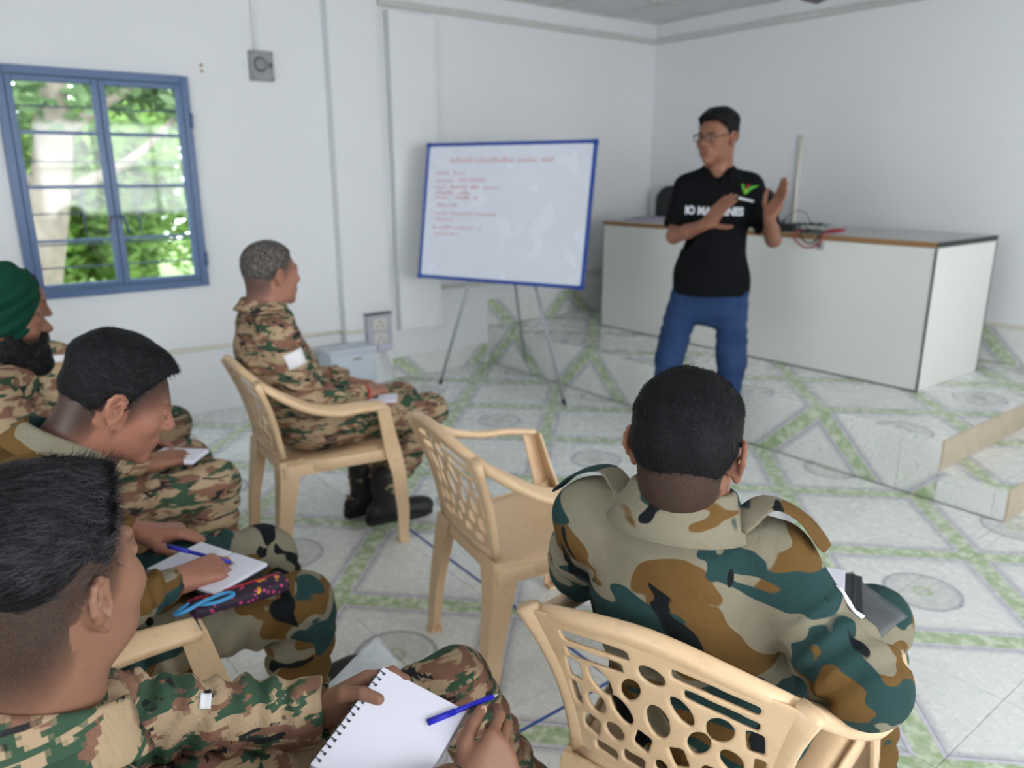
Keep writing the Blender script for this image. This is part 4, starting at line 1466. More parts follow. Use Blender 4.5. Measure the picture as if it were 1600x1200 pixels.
def person(key, loc, rz, J, head, label, skin, shirt_mat, trouser_mat, hands, res=0.009, head_res=0.005, hand_res=0.004, hair=None, attrs=None,
           fat=1.0, seed=1, fold=0.006, eyes=True, short_sleeve=False, boots=True, neck_r=(0.054, 0.060), full=0.0, ears=True, ff=17.0, sleeve=1.0, hem_drop=0.0, belly=0.0, cuffs=True, leg=1.0):
    """J: joints in the person's own frame (x right, y forward). hands: list of kwargs for hand()"""
    J = {k: np.array(v, float) for k, v in J.items()}
    H = head
    out = {'H': H, 'J': J}
    # ---------- body (skin), one continuous mesh, fine around head and hands
    pts = np.array(list(J.values()))
    lo, hi = pts.min(0) - 0.13, pts.max(0) + 0.13
    lo = np.minimum(lo, H.c - 0.17); hi = np.maximum(hi, H.c + 0.17)
    lo[2] = -0.01
    fine = [[], [], []]
    for i in range(3):
        fine[i].append((H.c[i] - 0.14, H.c[i] + 0.14, head_res))
        for h in hands:
            fine[i].append((h['W'][i] - 0.10, h['W'][i] + 0.10, hand_res) if hand_res < 0.0045 else (h['W'][i] - 0.19, h['W'][i] + 0.19, hand_res))
            tipc = np.array(h['W']) + 0.10 * np.array(h['fwd']) / np.linalg.norm(h['fwd'])
            fine[i].append((tipc[i] - 0.10, tipc[i] + 0.10, hand_res))
    F = Field(lo, hi, 0.014, fine)
    fdir = np.array([0, 1.0, 0])
    sp = J['chest'] - J['pelvis']; sp /= np.linalg.norm(sp)
    sd = J['shR'] - J['shL']; sd /= np.linalg.norm(sd)
    Rc = np.stack([sd, np.cross(sp, sd), sp], 1)
    Rc[:, 1] /= np.linalg.norm(Rc[:, 1]); Rc[:, 2] = np.cross(Rc[:, 0], Rc[:, 1])
    b = 0.82
    F.add(EL(J['pelvis'], (0.155 * b, 0.115 * b, 0.10 * b)))
    F.add(RC(J['pelvis'], J['chest'], 0.11 * b, 0.115 * b), 0.05)
    F.add(EL(J['chest'], (0.165 * b, 0.105 * b, 0.15 * b), Rc), 0.05)
    F.add(RC(J['shL'] * 0.9 + J['shR'] * 0.1, J['shR'] * 0.9 + J['shL'] * 0.1, 0.05), 0.04)
    F.add(RC(J['neck'], (J['chest'] * 0.5 + (J['shL'] + J['shR']) * 0.25), 0.050, 0.05), 0.02)
    for s in 'LR':
        F.add(RC(J['sh' + s], J['el' + s], 0.042 * fat, 0.036 * fat), 0.02)
        F.add(RC(J['el' + s], J['el' + s] * 0.55 + J['wr' + s] * 0.45, 0.036 * fat, 0.036 * fat), 0.015)
        F.add(RC(J['el' + s] * 0.55 + J['wr' + s] * 0.45, J['wr' + s], 0.036 * fat, 0.0255 * fat), 0.012)
        F.add(RC(J['hip' + s], J['kn' + s], 0.066, 0.048), 0.03)
        F.add(RC(J['kn' + s], J['an' + s], 0.046, 0.032), 0.02)
    H.build(F, J['neck'], neck_r, full, ears)
    out['tips'] = [hand(F, **h) for h in hands]
    me = F.mesh('person')
    head_attrs(me, H, **(attrs or {}))
    root = link('person', me, skin)
    root.location = loc
    root.rotation_euler = (0, 0, rz)
    tag(root, label, 'person')
    out['root'] = root
    bpy.context.view_layer.update()
    out['M'] = Matrix.Translation(Vector(loc)) @ Matrix.Rotation(rz, 4, 'Z')
    if eyes:
        H.eyes(root)
    # ---------- shirt
    slo = np.minimum.reduce([J[k] for k in ('pelvis', 'chest', 'shL', 'shR', 'elL', 'elR', 'wrL', 'wrR', 'neck')]) - 0.17
    shi = np.maximum.reduce([J[k] for k in ('pelvis', 'chest', 'shL', 'shR', 'elL', 'elR', 'wrL', 'wrR', 'neck')]) + 0.17
    F = Field(slo, shi, res)
    F.add(EL(J['pelvis'] + np.array([0, 0, 0.02]), (0.168 * fat, 0.128 * fat, 0.115)))
    mid = (J['pelvis'] + J['chest']) / 2
    F.add(EL(mid + Rc[:, 1] * (0.012 + belly), (0.158 * fat, (0.118 + belly) * fat, 0.15), Rc), 0.06)
    F.add(EL(J['chest'], (0.172 * fat, 0.118 * fat, 0.165), Rc), 0.06)
    F.add(RC(J['shL'] * 0.93 + J['shR'] * 0.07, J['shR'] * 0.93 + J['shL'] * 0.07, 0.062), 0.05)
    F.add(EL(J['neck'] - sp * 0.042, (0.108, 0.090, 0.050), Rc), 0.04)
    for s in 'LR':
        F.add(RC(J['neck'] - sp * 0.02, J['sh' + s], 0.052, 0.056), 0.035)
        up_, fo = J['el' + s] - J['sh' + s], J['wr' + s] - J['el' + s]
        if short_sleeve:
            e = J['sh' + s] + up_ * 0.80
            F.add(RC(J['sh' + s], e + up_ * 0.12, 0.066 * sleeve, 0.066 * sleeve), 0.03)
            cut_end(F, e, up_, 0.10, 0.05)
        else:
            F.add(RC(J['sh' + s], J['el' + s], 0.066 * sleeve, 0.056 * sleeve), 0.03)
            F.add(RC(J['el' + s], J['wr' + s], 0.056 * sleeve, 0.042 * sleeve), 0.02)
    if short_sleeve:
        F.cut(RC(J['neck'] + np.array([0, 0.065, 0.02]), J['neck'] + np.array([0, 0.115, -0.085]), 0.045, 0.006), 0.006)
    if hem_drop:
        F.add(EL(J['pelvis'] - np.array([0, 0, hem_drop * 0.5]), (0.196 * fat, 0.150 * fat, 0.22)), 0.05)
        F.cut(BX(J['pelvis'] - np.array([0, 0, hem_drop + 0.20]), (0.4, 0.4, 0.20), None, 0.002), 0.004)
    if not short_sleeve:
        for s in 'LR':
            cut_end(F, J['wr' + s] - (J['wr' + s] - J['el' + s]) * 0.06, J['wr' + s] - J['el' + s], 0.07, 0.05)
    for s in 'LR':
        F.folds(limb_wrinkles(J['sh' + s], J['el' + s], fold * 0.9, seed + 3, (0.35, 1.15)))
        if not short_sleeve:
            F.folds(limb_wrinkles(J['el' + s], J['wr' + s], fold * 0.9, seed + 4, (-0.15, 0.95)))
    F.folds(fold_noise(seed, ff, fold))
    F.folds(fold_noise(seed + 50, ff * 2.6, fold * 0.35))
    out['shirt'] = link('shirt', F.mesh('shirt'), shirt_mat, root)
    # ---------- trousers
    tj = [J[k] for k in ('pelvis', 'hipL', 'hipR', 'knL', 'knR', 'anL', 'anR')]
    F = Field(np.minimum.reduce(tj) - 0.17, np.maximum.reduce(tj) + 0.17, res)
    F.add(EL(J['pelvis'] - np.array([0, 0, 0.01]), (0.162 * fat, 0.122 * fat, 0.10)))
    if not boots:
        F.add(EL(J['pelvis'] - np.array([0, 0, 0.115]), (0.150, 0.112, 0.15)), 0.05)
    for s in 'LR':
        F.add(RC(J['hip' + s], J['kn' + s], 0.090 * leg, 0.076 * leg), 0.045)
        F.add(RC(J['kn' + s], J['an' + s] + np.array([0, 0, 0.03]), 0.074 * leg, 0.060 * leg), 0.02)
    for s in 'LR':
        cut_end(F, J['an' + s] + np.array([0, 0, 0.045 if boots else 0.0]), J['an' + s] - J['kn' + s], 0.085, 0.05)
    for s in 'LR':
        F.folds(limb_wrinkles(J['hip' + s], J['kn' + s], fold * 0.9, seed + 5, (0.0, 0.95), 0.06))
        F.folds(limb_wrinkles(J['kn' + s], J['an' + s], fold * 1.0, seed + 6, (0.0, 0.95), 0.055))
    F.folds(fold_noise(seed + 9, ff, fold * 1.1))
    F.folds(fold_noise(seed + 70, ff * 2.4, fold * 0.4))
    out['trousers'] = link('trousers', F.mesh('trousers'), trouser_mat, root)
    # ---------- hair
    if hair:
        hp = dict(hair)
        st = hp.pop('strands', None); sheen = hp.pop('sheen', 0.35); hm = hp.pop('mat', M_HAIR)
        hme = H.hair(**hp)
        parts = [hme]
        if st:
            for q in (st if isinstance(st, list) else [st]):
                parts.append(H.strands(hme, **q))
        me = join_meshes('hair', parts, sheen) if len(parts) > 1 else hme
        out['hair'] = link('hair', me, hm, root)
    return out
# ================================================================== PEOPLE: the seven in the room
M_CAMO_C = camo_woodland('woodland_camouflage', (2.9, 1.1, 0.75))
M_CAMO_D = camo_woodland('woodland_camouflage_other_cut', (5.6, 2.7, 0.3))
M_CAMO_A = camo_tiger('brush_stroke_camouflage', (0, 0, 0))
M_CAMO_E = camo_tiger('brush_stroke_camouflage_broad', (2.2, 1.0, 0.5), 0.85)
M_CAMO_G = camo_tiger('brush_stroke_camouflage_pale', (4.2, 3.0, 1.5), 0.9)
M_CAMO_F = camo_tiger('pixel_camouflage', (1.0, 5.0, 2.0), 0.95, 0.0055)
M_WHITE = plain('white_cloth_badge', (0.75, 0.75, 0.78), 0.8)
M_POLO = plain('black_polo_knit', (0.006, 0.0065, 0.008), 0.9, 0.08, bump=0.15, bscale=500)
def jeans_mat():
    t = NT('blue_denim', 0.85, 0.15)
    v = t.coord()
    f = t.noise(v, 6, 4, 0.6)
    col = t.mix(t.step(f, 0.3, 0.75), srgb(30, 48, 84), srgb(58, 82, 120))
    t.base(t.mix(t.noise(v, 160, 2), col, srgb(38, 58, 96)))
    cloth_bump(t, v, 0.3)
    return t.m
M_JEANS = jeans_mat()
PPL = {}

def seat_joints(**kw):
    J = dict(pelvis=(0, -0.05, 0.50), chest=(0, -0.12, 0.78), neck=(0, -0.10, 0.945), shL=(-0.175, -0.12, 0.885), shR=(0.175, -0.12, 0.885),
             hipL=(-0.09, 0.0, 0.495), hipR=(0.09, 0.0, 0.495), knL=(-0.14, 0.42, 0.48), knR=(0.14, 0.42, 0.48), anL=(-0.13, 0.40, 0.10), anR=(0.13, 0.40, 0.10),
             elL=(-0.26, -0.05, 0.63), elR=(0.26, -0.05, 0.63), wrL=(-0.12, 0.17, 0.62), wrR=(0.12, 0.17, 0.62))
    J.update(kw)
    return J

# ---- A: grey-haired soldier near the whiteboard
J = seat_joints(pelvis=(0, -0.05, 0.50), chest=(0, -0.163, 0.775), neck=(0, -0.178, 0.945), shL=(-0.165, -0.175, 0.885), shR=(0.165, -0.185, 0.885),
                elR=(0.190, -0.10, 0.638), wrR=(0.115, 0.15, 0.605), elL=(-0.19, -0.07, 0.638), hipL=(-0.09, 0.0, 0.508), hipR=(0.09, 0.0, 0.508), wrL=(-0.075, 0.17, 0.60),
                knR=(0.09, 0.45, 0.474), knL=(-0.15, 0.43, 0.475), anR=(0.04, 0.25, 0.105), anL=(-0.09, 0.20, 0.105))
p = person('A', (CH['A'][0], CH['A'][1], 0), CH['A'][2], J, Head((0, -0.14, 1.080), (-0.24, 1, 0.0), scale=0.99),
           'grey-haired person in streaked camouflage uniform watching beside the whiteboard', M_SKIN3, M_CAMO_A, M_CAMO_A,
           [dict(W=J['wrR'], fwd=(-0.45, 0.85, 0.02), back=(0.25, 0.1, 1), thumb_side=(-1, -0.4, 0.1), curl=CURL_REST, thumb=THUMB_REST),
            dict(W=J['wrL'], fwd=(0.55, 0.8, 0.0), back=(-0.2, 0.1, 1), thumb_side=(1, -0.4, 0.2), curl=CURL_REST, thumb=THUMB_REST)],
           hair=dict(res=0.005, top=0.011, side=0.004, mat=M_HAIRG, lump=0.001, fade=0.05, lift=-0.022, strands=dict(n=2500, length=0.010, jitter=0.8, width=0.0008, lift=0.5)), attrs=dict(fade=0.07, strength=0.75, lift=-0.025), seed=21, fat=1.08, sleeve=1.08, fold=0.009, ff=20)
PPL['A'] = p
H, J, root = p['H'], p['J'], p['root']
solidify(link('collar', collar_mesh(J['neck'] + vec(0, -0.003, 0.016), (0, 0.12, 1), (0, 1, 0), 0.063, 0.066), M_CAMO_A, root))
patch_on_limb('rank_patch', J['shR'], J['elR'], 0.071, 0.24, 0.46, 0.15, 0.5, (1, 0.25, 0.2), root, M_WHITE, notch=0.0)
strap('epaulette', [J['neck'] + vec(0.085, -0.005, 0.012), J['shR'] + vec(-0.03, 0.01, 0.066), J['shR'] + vec(0.045, 0.02, 0.045)], 0.022, root, M_CAMO_A, (0.1, 0, 1))
for s, m_, t_ in (('R', plain('red_thread', (0.62, 0.03, 0.04), 0.8), 0.985), ('R', plain('navy_thread', (0.03, 0.03, 0.16), 0.8), 0.93)):
    a, b = J['elR'], J['wrR']; c = a + (b - a) * (t_ + 0.03); d = (b - a) / np.linalg.norm(b - a); Rr = frame(d, (0, 0, 1))
    tube_obj('wristband', [tuple(c + Rr[:, 0] * 0.031 * math.cos(q) + Rr[:, 2] * 0.031 * math.sin(q)) for q in np.linspace(0, 2 * PI, 18, endpoint=False)], 0.0042, m_, root, 6, closed=True)
boot(root, J['anR'], (0.10, 1)); boot(root, J['anL'], (-0.05, 1))

# ---- B seat is empty.  C: soldier seen from behind
J = seat_joints(pelvis=(0, -0.08, 0.50), chest=(-0.015, -0.135, 0.745), neck=(-0.02, -0.165, 0.915), shL=(-0.185, -0.165, 0.858), shR=(0.122, -0.12, 0.855),
                elL=(-0.262, -0.05, 0.698), wrL=(-0.10, 0.14, 0.61), elR=(0.270, -0.165, 0.730), wrR=(0.15, 0.08, 0.635),
                knR=(0.20, 0.40, 0.50), knL=(-0.15, 0.41, 0.49), anR=(0.22, 0.38, 0.105), anL=(-0.16, 0.36, 0.105))
CHC = (-0.751, 1.068, 0.29)
p = person('C', (CHC[0], CHC[1], 0), CHC[2], J, Head((-0.015, -0.165, 1.026), (-0.12, 1, -0.05), scale=1.01),
           'black-haired person in woodland camouflage seen from behind with plastic folder on lap', M_SKIN2, M_CAMO_C, M_CAMO_C,
           [dict(W=J['wrR'], fwd=(-0.4, 0.9, 0.0), back=(0.1, 0.1, 1), thumb_side=(-1, 0, 0), curl=CURL_REST, thumb=THUMB_REST),
            dict(W=J['wrL'], fwd=(0.3, 0.9, 0.0), back=(0, 0.1, 1), thumb_side=(1, 0, 0), curl=CURL_REST, thumb=THUMB_REST)],
           res=0.006, head_res=0.0036, hair=dict(res=0.0036, top=0.012, side=0.006, lump=0.0016, freq=90, fade=0.05, lift=-0.030, sheen=0.3, strands=[dict(n=9000, length=0.013, jitter=0.55, width=0.0005, lift=0.35, comb=(0.25, -0.3, -0.9), seed=4), dict(n=3000, length=0.012, jitter=0.9, width=0.0005, lift=0.6, seed=5, zmin=0.06)]),
           attrs=dict(fade=0.045, lift=-0.044), seed=33, fold=0.008, ff=14, eyes=True, sleeve=1.04, fat=1.0, neck_r=(0.056, 0.060))
PPL['C'] = p
H, J, root = p['H'], p['J'], p['root']
solidify(link('collar', collar_mesh(J['neck'] + vec(0.0, 0.0, 0.022), (0.0, 0.15, 1), (0, 1, 0), 0.068, 0.070, 0.026, 0.064, 0.5, 0.038), M_CAMO_C, root), 0.0035)
for g, s in ((-1, 'L'), (1, 'R')):
    S_ = J['sh' + s]
    strap('epaulette', [J['neck'] + vec(g * 0.092, 0.0, 0.005), (J['neck'] + S_) / 2 + vec(g * 0.055, 0.012, 0.068), S_ + vec(g * 0.03, 0.012, 0.078), S_ + vec(g * 0.072, 0.01, 0.038)], 0.024, root, M_CAMO_C, (g * 0.25, 0.05, 1), 0.005)
patch_on_limb('rank_patch', J['shR'], J['elR'], 0.0665, 0.38, 0.66, 0.1, 0.36, (1, 0.30, 0.25), root, M_WHITE)
boot(root, J['anR'], (0.1, 1)); boot(root, J['anL'], (-0.1, 1))

# ---- D: soldier bent over his notebook
J = seat_joints(pelvis=(0, -0.09, 0.50), chest=(0.0, -0.07, 0.765), neck=(0, 0.015, 0.905), shL=(-0.17, -0.03, 0.862), shR=(0.17, -0.05, 0.872),
                elL=(-0.262, 0.0, 0.682), wrL=(-0.165, 0.145, 0.625), elR=(0.258, -0.02, 0.682), wrR=(0.125, 0.165, 0.628),
                knR=(0.125, 0.41, 0.495), knL=(-0.14, 0.42, 0.495), anR=(0.10, 0.42, 0.105), anL=(-0.15, 0.50, 0.105), hipR=(0.09, -0.02, 0.50), hipL=(-0.09, -0.02, 0.50))
p = person('D', (CH['D'][0], CH['D'][1], 0), CH['D'][2], J, Head((0.02, 0.115, 1.000), (0.05, 0.90, -0.40), (0, 0.42, 0.9), scale=1.0),
           'dark-haired person in woodland camouflage bent over a notebook, writing', M_SKIN4, M_CAMO_D, M_CAMO_C,
           [dict(W=J['wrR'], fwd=(-0.2, 0.95, -0.02), back=(0.25, 0.0, 1), thumb_side=(-1, -0.1, 0.1), curl={n: (0.55 + 0.06 * i, 0.85, 0.45) for i, n in enumerate(FL)}, thumb=((0.6, 0.8, -0.35), (0.1, 1, -0.35), (-0.1, 1, -0.3))),
            dict(W=J['wrL'], fwd=(0.35, 0.9, -0.05), back=(-0.1, 0.1, 1), thumb_side=(1, -0.3, 0), curl=CURL_REST, thumb=THUMB_REST)],
           res=0.0065, head_res=0.004, hair=dict(res=0.004, top=0.024, side=0.006, quiff=0.007, lump=0.0025, fade=0.05, lift=-0.012, sheen=0.5, strands=[dict(n=6000, length=0.018, jitter=0.4, width=0.0006, lift=0.3, comb=(0, 0.9, -0.2), seed=6)]),
           attrs=dict(fade=0.07, strength=1.0, lift=-0.040), seed=44, fold=0.009)
PPL['D'] = p
H, J, root = p['H'], p['J'], p['root']
solidify(link('collar', collar_mesh(J['neck'] + vec(0, -0.006, 0.016), (0, 0.55, 1), (0, 1, -0.4), 0.066, 0.070, 0.026, 0.048), M_CAMO_D, root), 0.0035)
for g, s in ((-1, 'L'), (1, 'R')):
    S_ = J['sh' + s]
    strap('epaulette', [J['neck'] + vec(g * 0.088, -0.01, 0.0), (J['neck'] + S_) / 2 + vec(g * 0.05, -0.005, 0.06), S_ + vec(g * 0.06, 0.0, 0.035)], 0.022, root, M_CAMO_D, (g * 0.2, 0, 1))
boot(root, J['anR'], (0.0, 1)); boot(root, J['anL'], (-0.1, 1))

# ---- E: turbaned, bearded soldier
J = seat_joints(pelvis=(0, -0.03, 0.50), chest=(0.0, -0.09, 0.735), neck=(0, -0.03, 0.90), shL=(-0.175, -0.06, 0.835), shR=(0.175, -0.06, 0.835),
                knR=(0.125, 0.49, 0.475), knL=(-0.125, 0.47, 0.485), wrR=(0.14, 0.30, 0.60), wrL=(-0.12, 0.28, 0.60), elR=(0.258, 0.07, 0.682), elL=(-0.258, 0.05, 0.682), anR=(0.13, 0.44, 0.105), anL=(-0.13, 0.42, 0.105))
p = person('E', (CH['E'][0], CH['E'][1], 0), CH['E'][2], J, Head((0, 0.005, 1.045), (0, 1, -0.05), scale=1.0),
           'bearded person wearing a dark green turban and camouflage uniform', M_SKIN2, M_CAMO_E, M_CAMO_E,
           [dict(W=J['wrR'], fwd=(-0.25, 0.95, 0.0), back=(0.2, 0.1, 1), thumb_side=(-1, 0, 0), curl=CURL_REST, thumb=THUMB_REST),
            dict(W=J['wrL'], fwd=(0.3, 0.9, 0.0), back=(-0.1, 0.1, 1), thumb_side=(1, 0, 0), curl=CURL_REST, thumb=THUMB_REST)],
           res=0.0085, hair=None, attrs=dict(beard=1.0), seed=55, fold=0.008)
PPL['E'] = p
H, J, root = p['H'], p['J'], p['root']
solidify(link('collar', collar_mesh(J['neck'] + vec(0, 0.0, 0.012), (0, 0.15, 1), (0, 1, 0)), M_CAMO_E, root))
# beard
F = Field(H.c - 0.16, H.c + 0.16, 0.0045)
F.add(H.el((0, 0.045, -0.085), (0.063, 0.062, 0.055)))
F.add(H.el((0, 0.070, -0.115), (0.048, 0.045, 0.045)), 0.03)
for g in (-1, 1):
    F.add(H.rc((g * 0.066, -0.002, -0.02), (g * 0.052, 0.03, -0.09), 0.020, 0.026), 0.02)
    F.add(H.rc((g * 0.055, -0.005, -0.075), (g * 0.03, 0.04, -0.115), 0.030), 0.02)
F.add(H.rc((-0.020, 0.094, -0.047), (0.020, 0.094, -0.047), 0.010), 0.012)
for g in (-1, 1):
    F.add(H.rc((g * 0.020, 0.092, -0.048), (g * 0.042, 0.066, -0.075), 0.013), 0.012)
F.add(H.el((0, 0.084, -0.080), (0.03, 0.02, 0.016)), 0.012)
F.cut(H.el((0, 0.085, 0.016), (0.058, 0.045, 0.052)), 0.008)
F.folds(fold_noise(5, 90, 0.003, (1, 1, 1), 9))
bme = F.mesh('beard')
link('beard', join_meshes('beard', [bme, H.strands(bme, 3000, 0.016, (0, 0.2, -1), 0.5, 0.0007, 0.3, 8)]), M_HAIR, root)
# turban: wound cloth with raised diagonal layers
M_TURBAN = plain('dark_green_turban_cloth', srgb(14, 62, 46), 0.85, 0.15, var=0.12, bump=0.2, bscale=300)
F = Field(H.c - 0.17, H.c + 0.22, 0.0045)
F.add(H.el((0, -0.022, 0.085), (0.106, 0.120, 0.088)))
F.add(H.el((0, -0.016, 0.005), (0.096, 0.108, 0.085)), 0.03)
F.cut(H.el((0, 0.115, -0.045), (0.082, 0.096, 0.082)), 0.012)
F.cut(BX(H.p(0, 0, -0.13), (0.2, 0.2, 0.062), H.R, 0.01), 0.01)
def wraps(P):
    L = H.loc(P)
    x, y, z = L[:, 0], L[:, 1], L[:, 2]
    u = z - 0.55 * y * np.sign(x + 1e-6) * 0 + 0.45 * (np.abs(x)) - 0.42 * y
    s = (u * 24.0) % 1.0
    return 0.009 * (np.minimum(s / 0.75, (1 - s) / 0.25) - 0.5)
F.folds(wraps)
link('turban', F.mesh('turban'), M_TURBAN, root)
boot(root, J['anR'], (0.0, 1)); boot(root, J['anL'], (0, 1))

# ---- G: soldier mostly hidden beyond the turbaned one
J = seat_joints(pelvis=(0, -0.02, 0.50), chest=(0.0, 0.02, 0.715), neck=(0, 0.05, 0.855), shL=(-0.175, 0.05, 0.795), shR=(0.175, 0.13, 0.785),
                knR=(0.12, 0.50, 0.455), knL=(-0.13, 0.48, 0.47), wrR=(0.10, 0.36, 0.60), wrL=(-0.12, 0.30, 0.60), elR=(0.245, 0.12, 0.680), elL=(-0.255, 0.06, 0.680), anR=(0.13, 0.42, 0.105), anL=(-0.13, 0.42, 0.105))
p = person('G', (CH['G'][0], CH['G'][1] + 0.03, 0), 0.0, J, Head((0, 0.055, 0.985), (0, 1, -0.25), (0, 0.25, 1), scale=0.98),
           'person in pale camouflage uniform seated beyond the turbaned person', M_SKIN2, M_CAMO_G, M_CAMO_G,
           [dict(W=J['wrR'], fwd=(-0.25, 0.95, 0.0), back=(0.2, 0.1, 1), thumb_side=(-1, 0, 0), curl=CURL_REST, thumb=THUMB_REST),
            dict(W=J['wrL'], fwd=(0.3, 0.9, 0.0), back=(-0.1, 0.1, 1), thumb_side=(1, 0, 0), curl=CURL_REST, thumb=THUMB_REST)],
           res=0.009, head_res=0.006, hand_res=0.005, hair=dict(res=0.006, top=0.014, side=0.004, lump=0.002), seed=66, fold=0.008)
PPL['G'] = p
J, root = p['J'], p['root']
solidify(link('collar', collar_mesh(J['neck'] + vec(0, 0.0, 0.012), (0, 0.25, 1), (0, 1, 0)), M_CAMO_G, root))
patch_on_limb('rank_patch', J['shR'], J['elR'], 0.070, 0.05, 0.25, 0.0, 0.5, (0.4, 0.1, 1), root, M_WHITE)
boot(root, J['anR'], (0.0, 1)); boot(root, J['anL'], (0, 1))

# ---- F: soldier with the spiral notebook, closest to the camera
J = seat_joints(pelvis=(0, 0.06, 0.50), chest=(0.0, -0.005, 0.675), neck=(0, 0.035, 0.835), shL=(-0.175, 0.01, 0.765), shR=(0.175, 0.0, 0.775),
                elL=(-0.190, 0.160, 0.645), wrL=(-0.104, 0.410, 0.592), elR=(0.262, 0.12, 0.684), wrR=(0.172, 0.504, 0.566),
                hipL=(-0.12, 0.10, 0.498), hipR=(0.10, 0.10, 0.498), knL=(-0.135, 0.685, 0.482), knR=(0.185, 0.54, 0.475), anL=(-0.09, 0.84, 0.105), anR=(0.22, 0.55, 0.105))
FLOC = (-0.93, 0.0, 0)
curlL = {'index': (0.30, 0.75, 0.5), 'middle': (0.5, 0.8, 0.6), 'ring': (0.9, 1.0, 0.6), 'little': (1.0, 1.0, 0.6)}
curlR = {'index': (0.55, 0.55, 0.35), 'middle': (0.75, 0.75, 0.45), 'ring': (0.95, 0.9, 0.5), 'little': (1.1, 0.9, 0.5)}
p = person('F', FLOC, 0.0, J, Head((0, 0.062, 0.992), (-0.58, 0.81, 0.06), (0.0, -0.03, 1), scale=1.02),
           'dark-haired person in pixel camouflage holding a spiral notebook and blue pen', M_SKIN, M_CAMO_F, M_CAMO_F,
           [dict(W=J['wrL'], fwd=(0.27, 0.88, 0.34), back=(-0.8, 0.1, 0.5), thumb_side=(0.40, -0.44, 0.73), curl=curlL, thumb=((0.80, 0.70, -0.15), (0.28, 0.80, -0.55), (0.0, 0.70, -0.75)), fat=1.12),
            dict(W=J['wrR'], fwd=(-0.15, 0.92, 0.38), back=(0.75, 0.10, 0.55), thumb_side=(-0.5, -0.2, 0.8), curl=curlR, thumb=((0.6, 0.85, -0.25), (0.2, 1.0, -0.35), (0.0, 1.0, -0.35)), fat=1.05)],
           res=0.006, head_res=0.0032, hand_res=0.003, hair=dict(res=0.0035, top=0.027, side=-0.010, quiff=0.008, lump=0.004, freq=55, fade=0.06, lift=0.0, tz0=0.020, tz1=0.085, slim=0.4, sheen=1.0,
                strands=[dict(n=22000, length=0.026, jitter=0.25, width=0.0005, lift=0.16, comb=(0.5, 0.9, 0.0), seed=9, zmin=0.03)]),
           attrs=dict(fade=0.075, strength=1.0, lift=-0.018), seed=77, fold=0.009, ff=20, eyes=True, neck_r=(0.058, 0.064), full=0.006)
PPL['F'] = p
H, J, root = p['H'], p['J'], p['root']
solidify(link('collar', collar_mesh(J['neck'] + vec(0, -0.004, 0.022), (-0.05, 0.30, 1), (-0.1, 1, 0), 0.074, 0.078, 0.022, 0.052, 0.55, 0.040), M_CAMO_F, root), 0.0035)
M_NAIL = plain('fingernail', srgb(206, 160, 140), 0.3, 0.5)
for tp in p['tips']:
    t_, f_, b_ = tp['axes']; d = tp['thumb_dir']
    nrm = b_ - d * (b_ @ d); nrm /= np.linalg.norm(nrm)
    R_ = frame(d, nrm)
    F = Field(tp['thumb'] - 0.02, tp['thumb'] + 0.02, 0.0012)
    F.add(EL(tp['thumb'] - d * 0.001 + nrm * 0.0062, (0.0062, 0.0080, 0.0026), R_))
    link('thumbnail', F.mesh('thumbnail'), M_NAIL, root)
M_OLIVE = plain('olive_undershirt', srgb(92, 92, 40), 0.85)
patch_on_limb('sleeve_tab', J['elL'], J['wrL'], 0.055, 0.30, 0.36, 0.0, 0.22, (0.6, 0, 1), root, M_WHITE)
boot(root, J['anR'], (0.0, 1)); boot(root, J['anL'], (0.0, 1))

# ---- the instructor in black polo and jeans
a_ = math.atan2(-0.6, -0.8)
J = dict(pelvis=(0, 0, 0.93), chest=(0, -0.02, 1.24), neck=(0, -0.01, 1.445), shL=(-0.158, -0.02, 1.368), shR=(0.152, -0.02, 1.365),
         hipL=(-0.10, 0, 0.90), hipR=(0.10, 0, 0.90), knL=(-0.13, 0.02, 0.50), knR=(0.19, 0.02, 0.49), anL=(-0.11, -0.02, 0.09), anR=(0.20, -0.03, 0.09),
         elR=(0.195, 0.06, 1.13), wrR=(0.035, 0.205, 1.20), elL=(-0.285, 0.04, 1.12), wrL=(-0.245, 0.23, 1.235))
p = person('I', (-2.47, 3.22, 0), a_, J, Head((0.015, 0.02, 1.602), (0.55, 0.83, -0.04), scale=1.03),
           'standing person with glasses in black polo shirt and blue jeans, gesturing', M_SKIN2, M_POLO, M_JEANS,
           [dict(W=J['wrR'], fwd=(-0.55, 0.25, 0.75), back=(0.55, 0.65, 0.2), thumb_side=(-0.65, 0.4, -0.75), curl=CURL_FLAT, thumb=((0.9, 0.5, -0.2), (0.8, 0.6, -0.1), (0.7, 0.7, 0)), k=1.0),
            dict(W=J['wrL'], fwd=(-0.40, 0.15, 0.9), back=(-0.75, -0.55, -0.2), thumb_side=(0.55, 0.45, 0.35), curl=CURL_FLAT, thumb=((0.8, 0.6, -0.2), (0.5, 0.9, -0.1), (0.3, 1, 0)), k=1.0)],
           res=0.009, head_res=0.0045, hand_res=0.0045, hair=dict(res=0.0045, top=0.026, side=0.010, quiff=0.003, lump=0.003, lift=-0.004, fade=0.045, strands=dict(n=2500, length=0.018, jitter=0.4, width=0.0009, lift=0.2, comb=(0.8, 0.1, 0))),
           attrs=dict(fade=0.03), seed=88, fold=0.005, short_sleeve=True, boots=False, sleeve=0.95, fat=1.0, hem_drop=0.09, belly=0.030, full=0.006, leg=0.98)
PPL['I'] = p
H, J, root = p['H'], p['J'], p['root']
solidify(link('collar', collar_mesh(J['neck'] + vec(0, 0.012, -0.006), (0, 0.18, 1), (0, 1, -0.1), 0.070, 0.076, 0.026, 0.046, 0.6, 0.032), M_POLO, root))
